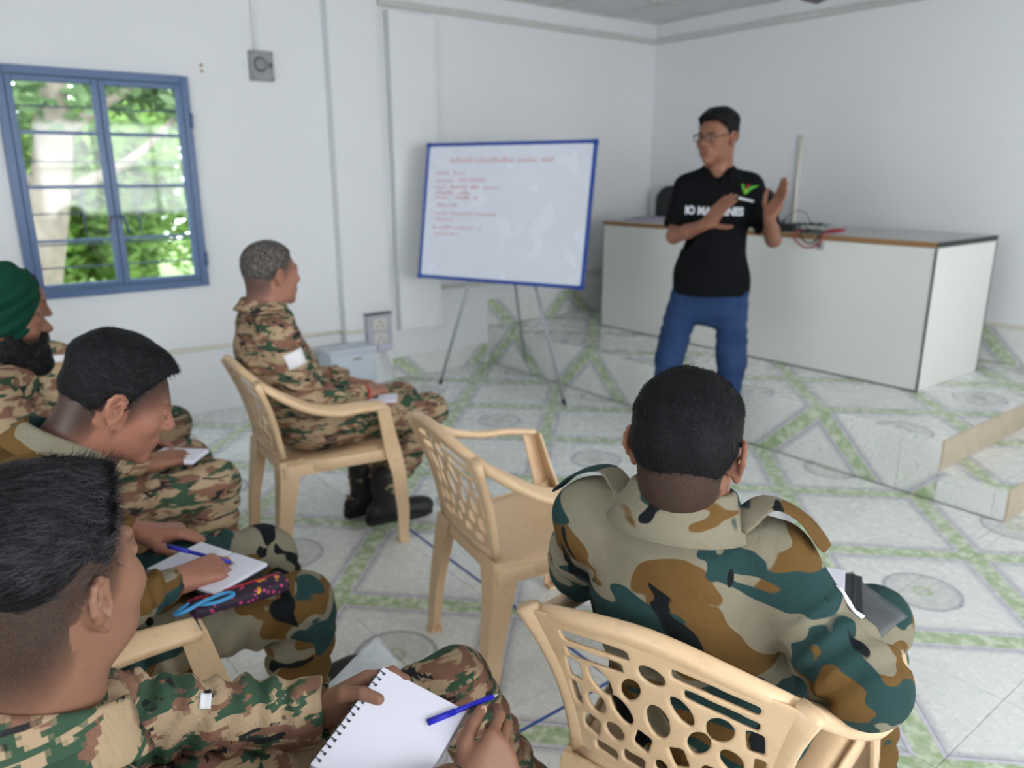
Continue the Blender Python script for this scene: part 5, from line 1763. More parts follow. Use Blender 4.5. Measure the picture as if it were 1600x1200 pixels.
boot(root, J['anR'], (0.2, 1), name='shoe', tall=0.12); boot(root, J['anL'], (-0.15, 1), name='shoe', tall=0.12)
# glasses
gl = empty('glasses'); gl.parent = root
for g in (-1, 1):
    ring = [H.p(g * (0.033 + 0.025 * math.copysign(abs(math.cos(q)) ** 0.7, math.cos(q))), 0.104, 0.001 + 0.017 * math.copysign(abs(math.sin(q)) ** 0.7, math.sin(q))) for q in np.linspace(0, 2 * PI, 20, endpoint=False)]
    tube_obj('lens_rim', [tuple(q) for q in ring], 0.0022, M_BLACK, gl, 6, closed=True)
    tube_obj('temple_arm', [tuple(H.p(g * 0.058, 0.103, 0.008)), tuple(H.p(g * 0.074, 0.09, 0.009)), tuple(H.p(g * 0.079, 0.0, 0.012))], 0.0022, M_BLACK, gl, 6)
    bm = bmesh.new()
    bm.faces.new([bm.verts.new(Vector(H.p(g * (0.033 + 0.024 * math.cos(q)), 0.104, 0.001 + 0.016 * math.sin(q)))) for q in np.linspace(0, 2 * PI, 20, endpoint=False)])
    link('lens', bm_mesh('lens', bm), M_GLASS, gl)
tube_obj('bridge', [tuple(H.p(-0.009, 0.105, 0.005)), tuple(H.p(0, 0.108, 0.008)), tuple(H.p(0.009, 0.105, 0.005))], 0.002, M_BLACK, gl, 6)
# ================================================================== WHITEBOARD ON A TRIPOD
def board_mat():
    t = NT('white_enamel_board', 0.22, 0.5)
    v = t.coord()
    f = t.noise(v, 2.2, 3)
    t.base(t.mix(f, srgb(222, 228, 240), srgb(230, 235, 246)))
    t.lk(t.mix(t.noise(v, 5, 3), (0.18, 0.18, 0.18), (0.34, 0.34, 0.34)), t.b.inputs['Roughness'])
    return t.m
M_BOARD = board_mat()
M_BFRAME = plain('blue_anodised_frame', srgb(34, 74, 168), 0.4, 0.5, 0.2)
M_RED = plain('faded_red_marker', srgb(236, 176, 184), 0.6)
M_TUBE = plain('grey_painted_tube', srgb(168, 172, 180), 0.4, 0.5, 0.1)
wb = empty('whiteboard', (-3.95, 3.05, 0)); tag(wb, 'white writing board with blue frame on a grey tripod stand', 'whiteboard')
bc = Vector((-3.899, 2.966, 1.197)) - Vector((-3.95, 3.05, 0))
ya, ti, BW, BH = 0.398, 0.182, 1.2, 0.869
br = Vector((math.cos(ya), math.sin(ya), 0)); bn = Vector((math.sin(ya), -math.cos(ya), 0))
bu = math.cos(ti) * Vector((0, 0, 1)) - math.sin(ti) * bn
bn = br.cross(bu)
RB = Matrix((br, bu, bn)).transposed()      # columns: right, up, out
def bpt(u, v, w=0.0):
    return bc + br * (u - BW / 2) + bu * (BH / 2 - v) + bn * w
o = link('panel', box_mesh('panel', (0, 0, 0), (BW / 2 - 0.006, BH / 2 - 0.006, 0.006)), M_BOARD, wb)
o.matrix_local = Matrix.Translation(bc) @ RB.to_4x4()
for c, h in (((0, BH / 2 - 0.01, 0), (BW / 2, 0.011, 0.010)), ((0, -BH / 2 + 0.01, 0), (BW / 2, 0.011, 0.010)), ((-BW / 2 + 0.01, 0, 0), (0.011, BH / 2 - 0.0212, 0.010)), ((BW / 2 - 0.01, 0, 0), (0.011, BH / 2 - 0.0212, 0.010))):
    o = link('frame_bar', box_mesh('frame_bar', c, h, None, 0.004), M_BFRAME, wb)
    o.matrix_local = Matrix.Translation(bc) @ RB.to_4x4()
for sx, sy in ((-1, -1), (-1, 1), (1, -1), (1, 1)):
    o = link('corner_cap', box_mesh('corner_cap', (sx * (BW / 2 - 0.012), sy * (BH / 2 - 0.012), 0), (0.016, 0.016, 0.0125), None, 0.006), M_BFRAME, wb)
    o.matrix_local = Matrix.Translation(bc) @ RB.to_4x4()
g = np.random.default_rng(4)
def scribble(u0, u1, v, h):
    """a line of small cursive marker words"""
    V, F = [], []
    u = u0
    while u < u1:
        wl = min(g.uniform(0.06, 0.16), u1 - u)
        pts = []
        x = u
        while x < u + wl:
            up = g.choice([1.0, 0.55, 0.5, 0.5, 0.9])
            pts += [(x, v), (x + 0.005, v - h * up * g.uniform(0.8, 1.0)), (x + 0.011, v - h * 0.15)]
            x += g.uniform(0.012, 0.018)
        path = [bpt(a, b, 0.0075) for a, b in pts]
        if len(path) > 2:
            vs, fs = sweep(path, 0.0016, 4)
            F += [tuple(k + len(V) for k in q) for q in fs]; V += vs
        u += wl + g.uniform(0.02, 0.04)
    return V, F
for u0, u1, v, h in ((0.19, 0.93, 0.125, 0.045), (0.085, 0.32, 0.20, 0.030), (0.085, 0.46, 0.245, 0.030), (0.085, 0.58, 0.29, 0.030), (0.09, 0.36, 0.325, 0.026), (0.10, 0.42, 0.355, 0.028), (0.11, 0.27, 0.405, 0.028), (0.10, 0.56, 0.455, 0.028), (0.11, 0.25, 0.495, 0.026), (0.09, 0.45, 0.545, 0.028), (0.11, 0.29, 0.585, 0.026)):
    v_, f_ = scribble(u0, u1, v, h)
    if v_:
        link('writing_line', mesh('writing_line', v_, f_), M_RED, wb)
off = Vector((-3.95, 3.05, 0))
tops = (bpt(0.39, BH - 0.02, -0.022), bpt(0.86, BH - 0.02, -0.022), bpt(0.66, BH - 0.25, -0.03))
feet = (Vector((-4.439, 2.819, 0.0)) - off, Vector((-3.521, 3.176, 0.0)) - off, Vector((-4.374, 3.547, 0.0)) - off)
head_pt = bpt(0.62, 0.10, -0.05)
for t_, f_ in zip(tops, feet):
    d_ = (t_ - f_)
    e_ = t_
    tube_obj('stand_leg', [tuple(f_), tuple(f_ + d_ * 0.55), tuple(e_)], [0.009, 0.011, 0.011], M_TUBE, wb, 10)
    tube_obj('foot_cap', [tuple(f_), tuple(f_ + d_.normalized() * 0.04)], 0.0125, M_BLACK, wb, 10)
for t_ in tops[:2]:
    o = link('clamp', box_mesh('clamp', (0, 0, 0), (0.02, 0.02, 0.014), None, 0.004), M_BLACK, wb)
    o.matrix_local = Matrix.Translation(t_ - bn * 0.006) @ RB.to_4x4()
tube_obj('stand_brace', [tuple(bpt(0.30, BH - 0.16, -0.02)), tuple(bpt(0.95, BH - 0.16, -0.02))], 0.010, M_TUBE, wb, 8)
tube_obj('stand_brace', [tuple(bpt(0.66, BH - 0.16, -0.022)), tuple(tops[2])], 0.009, M_TUBE, wb, 8)

# ================================================================== LONG DESK ON THE PLATFORM
def lam_mat(name, a, b):
    t = NT(name, 0.32, 0.45)
    v = t.coord()
    f = t.noise(v, 1.8, 3)
    t.base(t.mix(f, a, b))
    return t.m
M_LAM = lam_mat('off_white_laminate', srgb(216, 217, 213), srgb(224, 225, 220))
M_LAMS = M_LAM
M_LAMT = lam_mat('greyish_worktop_laminate', srgb(176, 174, 174), srgb(190, 188, 188))
M_EDGE = plain('brown_edge_band', srgb(150, 112, 70), 0.5)
DX0, DX1, DY0, DY1, DZ = -4.23, -1.80, 4.18, 4.93, 0.80
desk = empty('desk', ((DX0 + DX1) / 2, (DY0 + DY1) / 2, PZ)); tag(desk, 'long white laminate desk with brown edge band on the platform', 'desk')
hw, hd = (DX1 - DX0) / 2, (DY1 - DY0) / 2
box_obj('front_panel', (0, -hd + 0.009, (DZ - 0.03) / 2), (hw - 0.004, 0.009, (DZ - 0.032) / 2), M_LAM, desk, bev=0.002)
box_obj('side_panel', (hw - 0.009, 0.009, (DZ - 0.03) / 2), (0.009, hd - 0.0095, (DZ - 0.032) / 2), M_LAMS, desk, bev=0.002)
box_obj('side_panel', (-hw + 0.009, 0.009, (DZ - 0.03) / 2), (0.009, hd - 0.0095, (DZ - 0.032) / 2), M_LAMS, desk, bev=0.002)
top = box_obj('desk_top', (0, 0, DZ - 0.014), (hw, hd, 0.014), M_LAMT, desk, bev=0.001)
box_obj('edge_band', (0, -hd - 0.001, 0), (hw, 0.0025, 0.0135), M_EDGE, top)
box_obj('edge_band', (hw + 0.001, 0, 0), (0.0025, hd, 0.0135), M_BLACK, top)
for c, h in (((hw - 0.0005, -hd + 0.0005, (DZ - 0.03) / 2), (0.0045, 0.0045, (DZ - 0.032) / 2)), ((hw - 0.0005, hd - 0.003, (DZ - 0.03) / 2), (0.004, 0.004, (DZ - 0.032) / 2)), ((0, -hd, 0.004), (hw, 0.003, 0.004)), ((-hw, -hd + 0.0005, (DZ - 0.03) / 2), (0.003, 0.003, (DZ - 0.032) / 2))):
    box_obj('edge_strip', c, h, M_DARKMETAL, desk)
lk = box_obj('lock', (-2.447 - (DX0 + DX1) / 2, -hd - 0.005, 1.028 - PZ), (0.022, 0.006, 0.022), M_STEEL, desk, bev=0.003)
tube_obj('keyhole', [(0, -0.0055, 0), (0, -0.009, 0)], 0.008, M_DARKMETAL, lk, 10)

# black swivel chairs behind the desk
def office_chair(x, y, rz, label):
    c = empty('office_chair', (x, y, PZ), rz); tag(c, label, 'chair', 'black office chairs by the desk')
    F = Field((-0.27, -0.16, 0.50), (0.27, 0.16, 1.10), 0.011)
    F.add(BX((0, 0.0, 0.80), (0.190, 0.030, 0.245), None, 0.03))
    F.cut(EL((0, 0.22, 0.80), (0.40, 0.205, 0.5)), 0.02)
    F.cut(BX((0.23, 0, 1.07), (0.12, 0.2, 0.10), np.array(Matrix.Rotation(0.7, 3, 'Y')), 0.02), 0.05)
    F.cut(BX((-0.23, 0, 1.07), (0.12, 0.2, 0.10), np.array(Matrix.Rotation(-0.7, 3, 'Y')), 0.02), 0.05)
    link('backrest', F.mesh('backrest'), M_BLACK, c)
    F = Field((-0.28, -0.46, 0.38), (0.28, 0.08, 0.54), 0.012)
    F.add(BX((0, -0.20, 0.46), (0.192, 0.205, 0.042), None, 0.04))
    link('seat', F.mesh('seat'), M_BLACK, c)
    tube_obj('back_bracket', smooth_path([(0, -0.15, 0.42), (0, 0.02, 0.43), (0, 0.045, 0.60), (0, 0.03, 0.75)], 5), 0.016, M_DARKMETAL, c, 8)
    tube_obj('gas_column', [(0, -0.2, 0.08), (0, -0.2, 0.44)], 0.026, M_DARKMETAL, c, 10)
    for k in range(5):
        a = k * 2 * PI / 5 + 0.3
        leg = tube_obj('base_arm', [(0, -0.2, 0.10), (0.10 * math.cos(a), -0.2 + 0.10 * math.sin(a), 0.085), (0.165 * math.cos(a), -0.2 + 0.165 * math.sin(a), 0.065)], [0.024, 0.02, 0.015], M_BLACK, c, 8)
        tube_obj('castor', [(0.165 * math.cos(a) - 0.012, -0.2 + 0.165 * math.sin(a), 0.027), (0.165 * math.cos(a) + 0.012, -0.2 + 0.165 * math.sin(a), 0.027)], 0.027, M_BLACK, leg, 10)
    return c
office_chair(-4.432, 5.20, 0.0, 'black curved-back office chair in the room corner at the desk end')
office_chair(-3.52, 5.06, 0.0, 'black office chair behind the desk, beside the cream wall conduit')

# papers on the desk
M_PLASTIC = plain('violet_grey_plastic_sleeve', srgb(126, 122, 140), 0.3)
pp = empty('document_sleeve', (-4.03, 4.50, PZ + DZ)); tag(pp, 'violet-grey plastic document sleeves lying on the desk', 'document')
for k in range(3):
    o = box_obj('sheet', (0.03 * k - 0.02, 0.02 * k, 0.004 + 0.008 * k), (0.17, 0.12, 0.0035), M_PLASTIC if k != 1 else M_PAPER, pp, bev=0.001)
    o.rotation_euler = (0, 0, 0.2 * k - 0.1)
# electronics on the desk
M_PCB = plain('green_circuit_board', srgb(38, 104, 66), 0.45, var=0.25, scale=60)
M_REDC = plain('red_cable', srgb(168, 40, 52), 0.5)
TZ = PZ + DZ
ps = empty('power_supply', (-2.78, 4.31, TZ)); tag(ps, 'black power supply box with knobs on the desk edge', 'power supply')
box_obj('case', (0, 0, 0.026), (0.085, 0.055, 0.026), M_BLACK, ps, bev=0.006)
for k in range(3):
    tube_obj('knob', [(-0.05 + 0.045 * k, 0.0, 0.052), (-0.05 + 0.045 * k, 0.0, 0.066)], 0.011, M_BLACK, ps, 10)
box_obj('label_plate', (0.045, -0.01, 0.0525), (0.03, 0.03, 0.001), M_PAPER, ps)
pc = empty('circuit_board', (-2.58, 4.29, TZ)); tag(pc, 'green circuit board stack with chips on the desk edge', 'circuit board')
for k, z in enumerate((0.012, 0.048)):
    b_ = box_obj('board', (0.01 * k, 0.01 * k, z), (0.085 - 0.012 * k, 0.06, 0.0022), M_PCB, pc)
    for q in range(5):
        box_obj('chip', (-0.055 + 0.028 * q, (q % 2) * 0.03 - 0.02, 0.006), (0.010, 0.012, 0.004), M_BLACK, b_)
for sx in (-1, 1):
    for sy in (-1, 1):
        tube_obj('standoff', [(sx * 0.065, sy * 0.045, 0), (sx * 0.065, sy * 0.045, 0.048)], 0.004, M_STEEL, pc, 6)
rc_ = empty('test_clip', (-2.42, 4.27, TZ)); tag(rc_, 'red crocodile test clips beside the circuit board', 'test clips')
for k in range(2):
    tube_obj('clip', [(-0.045, 0.02 * k, 0.014), (0.0, 0.02 * k + 0.006, 0.02), (0.05, 0.02 * k, 0.026)], [0.012, 0.011, 0.006], M_REDC, rc_, 8)
y_ = DY0 - 0.012
cb = tube_obj('test_lead', smooth_path([(-2.60, 4.25, TZ + 0.012), (-2.61, y_ - 0.003, TZ + 0.006), (-2.60, y_ - 0.006, 1.05), (-2.52, y_ - 0.008, 1.012), (-2.44, y_ - 0.006, 1.05), (-2.43, y_ - 0.003, TZ + 0.006), (-2.43, 4.24, TZ + 0.014)], 6), 0.0045, M_REDC, None, 8)
tag(cb, 'red test lead looping over the front edge of the desk', 'cable')
cb = tube_obj('test_lead', smooth_path([(-2.55, 4.25, TZ + 0.012), (-2.575, y_ + 0.001, TZ + 0.006), (-2.56, y_, 1.06), (-2.51, y_, 1.036), (-2.46, y_, 1.07), (-2.455, y_ + 0.001, TZ + 0.006), (-2.46, 4.25, TZ + 0.014)], 6), 0.004, M_BLACK, None, 8)
tag(cb, 'black test lead looping over the front edge of the desk', 'cable')
cb = tube_obj('signal_wire', smooth_path([(-2.80, 4.33, TZ + 0.06), (-2.74, 4.36, TZ + 0.12), (-2.66, 4.34, TZ + 0.11), (-2.60, 4.30, TZ + 0.06)], 6), 0.0025, M_BLACK, None, 6)
tag(cb, 'thin black wire arching from power supply to circuit board', 'cable')

# ================================================================== WALL FITTINGS
tag(tube_obj('conduit', [(-3.327, YB - 0.012, 1.70), (-3.327, YB - 0.012, PZ + 0.26)], 0.013, M_PIPE, None, 10), 'vertical cream conduit on the back wall above the desk', 'conduit')
cd = tube_obj('conduit', smooth_path([(XL + 0.014, -1.6, 0.43), (XL + 0.014, 0.4, 0.415), (XL + 0.014, 1.7, 0.405), (XL + 0.014, 2.22, 0.40), (XL + 0.03, 2.24, 0.40), (XL + 0.092, 2.26, 0.40), (XL + 0.092, 2.40, 0.40)], 5), 0.013, M_PIPE, None, 10)
tag(cd, 'cream cable conduit running low along the window wall', 'conduit')
M_GREYBOX = plain('grey_sheet_metal', srgb(150, 153, 156), 0.5, 0.4, 0.1)
jb = empty('junction_box', (XL, 1.838, 1.97)); tag(jb, 'grey metal fan regulator box high on the window wall', 'switch box')
box_obj('cover', (0.018, 0, 0.083), (0.02, 0.07, 0.083), M_GREYBOX, jb, bev=0.004)
dl = tube_obj('dial', [(0.036, -0.012, 0.09), (0.056, -0.012, 0.09)], [0.036, 0.030], M_GREYBOX, jb, 20)
tube_obj('dial_ring', [(0.040, -0.012 + 0.037 * math.cos(a), 0.09 + 0.037 * math.sin(a)) for a in np.linspace(0, 2 * PI, 20, endpoint=False)], 0.004, M_DARKMETAL, dl, 6, closed=True)
box_obj('switch', (0.041, 0.05, 0.088), (0.006, 0.008, 0.014), M_DARKMETAL, jb, bev=0.002)
for sy, sz in ((-0.058, 0.012), (0.058, 0.012), (-0.058, 0.154), (0.058, 0.154)):
    tube_obj('screw', [(0.037, sy, sz), (0.041, sy, sz)], 0.005, M_DARKMETAL, jb, 8)
tag(tube_obj('conduit', [(XL + 0.012, 1.815, 2.135), (XL + 0.012, 1.815, ZC)], 0.012, M_WALL, None, 10), 'white conduit from the fan regulator box up to the ceiling', 'conduit')
wp = empty('wall_plug', (XL, 1.494, 2.02)); tag(wp, 'pair of small brown plugged screw holes in the window wall', 'wall plug')
for z in (-0.018, 0.014):
    tube_obj('plug', [(0.0, 0, z), (0.006, 0, z)], 0.008, M_EDGE, wp, 8)
XP = XL + 0.08
sb = empty('switchboard', (XP, 2.485, 0.25)); tag(sb, 'grey power socket board low on the pilaster', 'switchboard')
box_obj('back_box', (0.020, 0, 0.125), (0.022, 0.095, 0.13), plain('violet_grey_plate', srgb(186, 184, 196), 0.5), sb, bev=0.006)
for z in (0.185, 0.085):
    s_ = box_obj('socket', (0.044, 0, z), (0.006, 0.052, 0.040), plain('ivory_socket', srgb(212, 210, 204), 0.4), sb, bev=0.004)
    for q in range(3):
        tube_obj('pin_hole', [(0.004, (0.0, -0.02, 0.02)[q], (0.016, -0.012, -0.012)[q]), (0.0075, (0.0, -0.02, 0.02)[q], (0.016, -0.012, -0.012)[q])], 0.006, M_BLACK, s_, 8)
box_obj('top_edge', (0.024, 0, 0.258), (0.024, 0.098, 0.006), M_DARKMETAL, sb)
pg = box_obj('adaptor', (0.062, 0.01, 0.03), (0.022, 0.05, 0.022), plain('lilac_white_plastic', srgb(200, 196, 214), 0.4), sb, bev=0.006)
# white storage box on the floor
M_WBOX = plain('white_blue_plastic', srgb(206, 214, 226), 0.35, 0.45)
sx_ = empty('storage_box', (XL + 0.185, 2.20, 0)); tag(sx_, 'white plastic box with lid standing on the floor against the pilaster', 'box')
box_obj('body', (0, 0, 0.15), (0.10, 0.165, 0.15), M_WBOX, sx_, bev=0.012)
box_obj('lid', (0, 0, 0.315), (0.107, 0.172, 0.016), M_WBOX, sx_, bev=0.008)
box_obj('handle_recess', (0.1005, 0.02, 0.262), (0.003, 0.03, 0.008), M_GREYBOX, sx_)
box_obj('label_slot', (0.1005, 0.05, 0.05), (0.003, 0.035, 0.03), M_GREYBOX, sx_)
cbl = tube_obj('floor_cable', smooth_path([(XP + 0.06, 2.50, 0.26), (XP + 0.10, 2.54, 0.10), (-4.55, 2.58, 0.008), (-4.40, 2.66, 0.007), (-4.30, 2.80, 0.007), (-4.20, 3.02, 0.007), (-4.24, 3.28, 0.007)], 6), 0.007, plain('white_cable', srgb(204, 206, 210), 0.5), None, 8)
tag(cbl, 'white power cable trailing from the socket board under the whiteboard', 'cable')
# blue marking tape on the floor
M_TAPE = plain('blue_tape', srgb(56, 92, 168), 0.6, var=0.2, scale=30)
t_ = box_obj('floor_tape', (-2.02, 1.450, 0.0012), (0.64, 0.0045, 0.0009), M_TAPE); t_.rotation_euler = (0, 0, -0.03); tag(t_, 'thin blue tape line across the tiles under the empty chair', 'tape')
t_ = box_obj('floor_tape', (-1.352, 1.17, 0.0012), (0.0045, 0.25, 0.0009), M_TAPE); tag(t_, 'thin blue tape line on the tiles beside the chair of the folder holder', 'tape')

# ceiling fan over the desk
M_FAN = plain('dark_brown_enamel', srgb(70, 52, 48), 0.35, 0.5)
fan = empty('ceiling_fan', (-2.40, 4.22, ZC)); tag(fan, 'dark brown ceiling fan above the desk', 'ceiling fan')
tube_obj('down_rod', [(0, 0, 0.0), (0, 0, -0.19)], 0.012, M_FAN, fan, 8)
tube_obj('canopy', [(0, 0, 0.0), (0, 0, -0.05)], [0.05, 0.02], M_FAN, fan, 14)
tube_obj('motor', [(0, 0, -0.165), (0, 0, -0.18), (0, 0, -0.205), (0, 0, -0.235), (0, 0, -0.26), (0, 0, -0.267)], [0.03, 0.10, 0.115, 0.11, 0.07, 0.01], M_FAN, fan, 22)
for k in range(3):
    a = 2.55 + k * 2 * PI / 3
    R_ = Rz(a)
    bm = bmesh.new()
    add_box(bm, (0.36, 0, -0.205), (0.26, 0.055, 0.003), Matrix.Rotation(0.2, 3, 'X'), 0.002)
    bmesh.ops.transform(bm, matrix=R_.to_4x4(), verts=bm.verts)
    bl = link('blade', bm_mesh('blade', bm), M_FAN, fan)
    tube_obj('blade_arm', [tuple(R_ @ Vector((0.09, 0, -0.205))), tuple(R_ @ Vector((0.16, 0, -0.207)))], 0.014, M_FAN, bl, 6)

# ================================================================== THINGS HELD AND ON LAPS
def put(name, label, cat, c, ax, ay, parts, group=None):
    """thing with origin c and axes ax (x), ay (y)"""
    x = Vector(ax).normalized(); z = x.cross(Vector(ay)).normalized(); y = z.cross(x)
    o = empty(name); tag(o, label, cat, group)
    o.matrix_world = Matrix.Translation(Vector(c)) @ Matrix((x, y, z)).transposed().to_4x4()
    for nm, cc, h, m in parts:
        box_obj(nm, cc, h, m, o, bev=min(0.002, min(h) * 0.5))
    return o
M_COVER = plain('dark_diary_cover', srgb(40, 42, 50), 0.45)
M_CARD = plain('grey_card', srgb(170, 170, 178), 0.7)
def pen(name, label, a, b, col, cap=True):
    a, b = Vector(a), Vector(b)
    d = (b - a).normalized(); L = (b - a).length
    o = empty(name); tag(o, label, 'pen')
    o.location = a
    m = plain(name + '_plastic', col, 0.35)
    tube_obj('barrel', [(0, 0, 0), tuple(d * (L - 0.012))], 0.0042, m, o, 10)
    tube_obj('nib', [tuple(d * (L - 0.012)), tuple(d * L)], [0.0035, 0.0008], M_STEEL, o, 8)
    u = d.orthogonal().normalized()
    if cap:
        tube_obj('cap', [tuple(-d * 0.002), tuple(d * 0.045)], 0.0052, m, o, 10)
        tube_obj('clip', [tuple(u * 0.0065), tuple(u * 0.0065 + d * 0.038)], 0.0014, m, o, 6)
    return o

# F's spiral notebook: axes from its top edge and spine
fo = Vector(FLOC)
TL = fo + Vector((-0.053, 0.499, 0.663)); e1 = Vector((0.13, 0.075, -0.04)).normalized(); e2 = Vector((0.526, -0.814, -0.243)); e2 = (e2 - e1 * e2.dot(e1)).normalized()
nbc = TL + e1 * 0.0775 + e2 * 0.095
nb = put('spiral_notebook', 'open spiral notebook with blank white pages in the person\'s hands', 'notebook', nbc, e1, -e2, [
    ('page_block', (0, 0, 0), (0.0775, 0.095, 0.004), M_PAPER), ('back_cover', (0.001, 0, -0.0055), (0.079, 0.0965, 0.0014), M_CARD)])
for k in range(15):
    yy = -0.084 + k * 0.012
    tube_obj('wire_ring', [(-0.074 + 0.0075 * math.cos(a), yy, -0.001 + 0.0085 * math.sin(a)) for a in np.linspace(0, 2 * PI, 10, endpoint=False)], 0.0009, M_DARKMETAL, nb, 5, closed=True)
    box_obj('punch_hole', (-0.0685, yy, 0.0041), (0.0022, 0.0022, 0.0003), M_BLACK, nb)
tp = PPL['F']['tips'][1]
ti_, tt_ = Vector(tp['index']) + fo, Vector(tp['thumb']) + fo
mid_ = (ti_ + tt_) / 2
pen('ballpoint_pen', 'blue ballpoint pen held by the person with the spiral notebook', mid_ + Vector((-0.020, -0.095, 0.010)), mid_ + Vector((-0.004, 0.028, 0.012)), srgb(34, 40, 190), cap=True)
# clear plastic sleeve behind the notebook
def clear_mat():
    t = NT('clear_plastic_film', 0.12, 0.6)
    v = t.coord()
    tr = t.n('ShaderNodeBsdfTransparent'); tr.inputs[0].default_value = (0.93, 0.95, 0.97, 1)
    gl = t.n('ShaderNodeBsdfGlossy'); gl.inputs['Roughness'].default_value = 0.18
    df = t.n('ShaderNodeBsdfDiffuse'); df.inputs[0].default_value = (0.75, 0.80, 0.84, 1)
    m1 = t.n('ShaderNodeMixShader'); m1.inputs[0].default_value = 0.45
    t.lk(df.outputs[0], m1.inputs[1]); t.lk(gl.outputs[0], m1.inputs[2])
    m2 = t.n('ShaderNodeMixShader')
    t.lk(t.math('ADD', 0.35, t.math('MULTIPLY', t.noise(v, 30, 3), 0.45)), m2.inputs[0])
    t.lk(tr.outputs[0], m2.inputs[1]); t.lk(m1.outputs[0], m2.inputs[2])
    bp = t.n('ShaderNodeBump'); bp.inputs['Strength'].default_value = 0.8; bp.inputs['Distance'].default_value = 0.02
    t.lk(t.noise(v, 24, 3), bp.inputs['Height']); t.lk(bp.outputs[0], gl.inputs['Normal'])
    t.lk(m2.outputs[0], t.nt.nodes['Material Output'].inputs['Surface'])
    return t.m
M_CLEAR = clear_mat()
def film(name, label, corners, bulge, mat, loc, n=12, th=0.0012, cat='plastic sleeve', seed=2):
    c = [np.array(q, float) - np.array(loc) for q in corners]
    f1 = fold_noise(seed, 40, bulge)
    V, Q = [], []
    for j in range(n + 1):
        for i in range(n + 1):
            a, b = i / n, j / n
            p_ = (c[0] * (1 - a) + c[1] * a) * (1 - b) + (c[3] * (1 - a) + c[2] * a) * b
            V.append(p_)
    V = np.array(V)
    nrm = np.cross(c[1] - c[0], c[3] - c[0]); nrm /= np.linalg.norm(nrm)
    V = V + nrm * f1(V)[:, None]
    for j in range(n):
        for i in range(n):
            Q.append((j * (n + 1) + i, j * (n + 1) + i + 1, (j + 1) * (n + 1) + i + 1, (j + 1) * (n + 1) + i))
    o = link(name, np_mesh(name, V, np.array(Q)), mat)
    o.location = loc
    solidify(o, th)
    tag(o, label, cat)
    return o
film('plastic_sleeve', 'crinkled clear plastic sleeve sticking out behind the spiral notebook', [(-1.090, 0.437, 0.585), (-1.127, 0.565, 0.622), (-1.040, 0.568, 0.603), (-1.000, 0.470, 0.590)], 0.003, M_CLEAR, (-1.06, 0.51, 0.60))

# D's notebook, pouch and pen
put('notebook', 'open white notebook on the lap of the writing person', 'notebook', (-1.605, 0.405, 0.604), (0.20, 0.085, 0), (-0.085, 0.2, 0), [
    ('page_block', (-0.055, 0, 0.004), (0.052, 0.072, 0.004), M_PAPER), ('page_block', (0.055, 0, 0.004), (0.052, 0.072, 0.004), M_PAPER), ('cover', (0, 0, -0.002), (0.112, 0.076, 0.0018), M_COVER)])
def pouch_mat():
    t = NT('floral_pouch_print', 0.6, 0.3)
    v = t.coord()
    vo = t.n('ShaderNodeTexVoronoi'); vo.inputs['Scale'].default_value = 70
    t.lk(v, vo.inputs['Vector'])
    col = t.mix(t.step(vo.outputs['Distance'], 0.28, 0.24), srgb(46, 32, 50), srgb(190, 60, 120))
    f = t.noise(v, 40, 2)
    t.base(t.mix(t.step(f, 0.66, 0.68), col, srgb(220, 150, 50)))
    return t.m
po = empty('pencil_pouch', (-1.475, 0.428, 0.592), 1.55); tag(po, 'dark pencil pouch with pink floral print and blue cord', 'pouch')
F = Field((-0.12, -0.05, -0.03), (0.12, 0.05, 0.04), 0.004)
F.add(BX((0, 0, 0), (0.10, 0.030, 0.014), None, 0.012)); F.folds(fold_noise(3, 45, 0.002))
link('body', F.mesh('body'), pouch_mat(), po)
tube_obj('zip', [(-0.092, 0.012, 0.0145), (0.092, 0.012, 0.0145)], 0.0022, M_REDC, po, 6)
M_CORD = plain('sky_blue_cord', srgb(70, 150, 205), 0.6)
tube_obj('cord', smooth_path([(-0.09, -0.01, 0.015), (-0.06, -0.035, 0.02), (-0.02, -0.03, 0.021), (-0.03, -0.01, 0.02), (-0.08, -0.02, 0.021), (-0.115, -0.03, 0.018), (-0.13, -0.015, 0.012), (-0.10, -0.005, 0.018)], 6), 0.004, M_CORD, po, 8)
wD = PPL['D']['M'] @ Vector(PPL['D']['tips'][0]['index'])
pen('ballpoint_pen', 'blue pen in the hand of the person writing on his lap', (-1.66, 0.345, 0.655), (-1.555, 0.452, 0.622), srgb(40, 48, 170))
# E's and A's note pads, G's paper
put('notebook', 'white note pad on the lap of the turbaned person', 'notebook', (-2.43, 0.565, 0.585), (0.12, 0.13, 0.0), (-0.13, 0.12, 0.0), [('page_block', (0, 0, 0), (0.075, 0.055, 0.006), M_PAPER), ('cover', (0, 0, -0.008), (0.077, 0.057, 0.0015), M_COVER)])
put('notebook', 'small white booklet in the lap of the grey-haired person', 'notebook', (-2.625, 1.392, 0.576), (0.6, 1.0, 0.0), (-1.0, 0.6, 0.1), [('page_block', (0, 0, 0), (0.06, 0.042, 0.004), M_PAPER), ('cover', (0, 0, -0.0055), (0.061, 0.043, 0.0012), plain('pink_cover', srgb(190, 110, 110), 0.6))])
put('paper_sheet', 'folded white sheet held by the person beyond the turban', 'paper', (-3.27, 0.67, 0.572), (1, 0.3, 0.0), (-0.3, 1, 0.0), [('sheet', (0, 0, 0), (0.06, 0.05, 0.0015), M_PAPER), ('fold', (0.02, 0, 0.004), (0.04, 0.05, 0.0012), M_PAPER)])
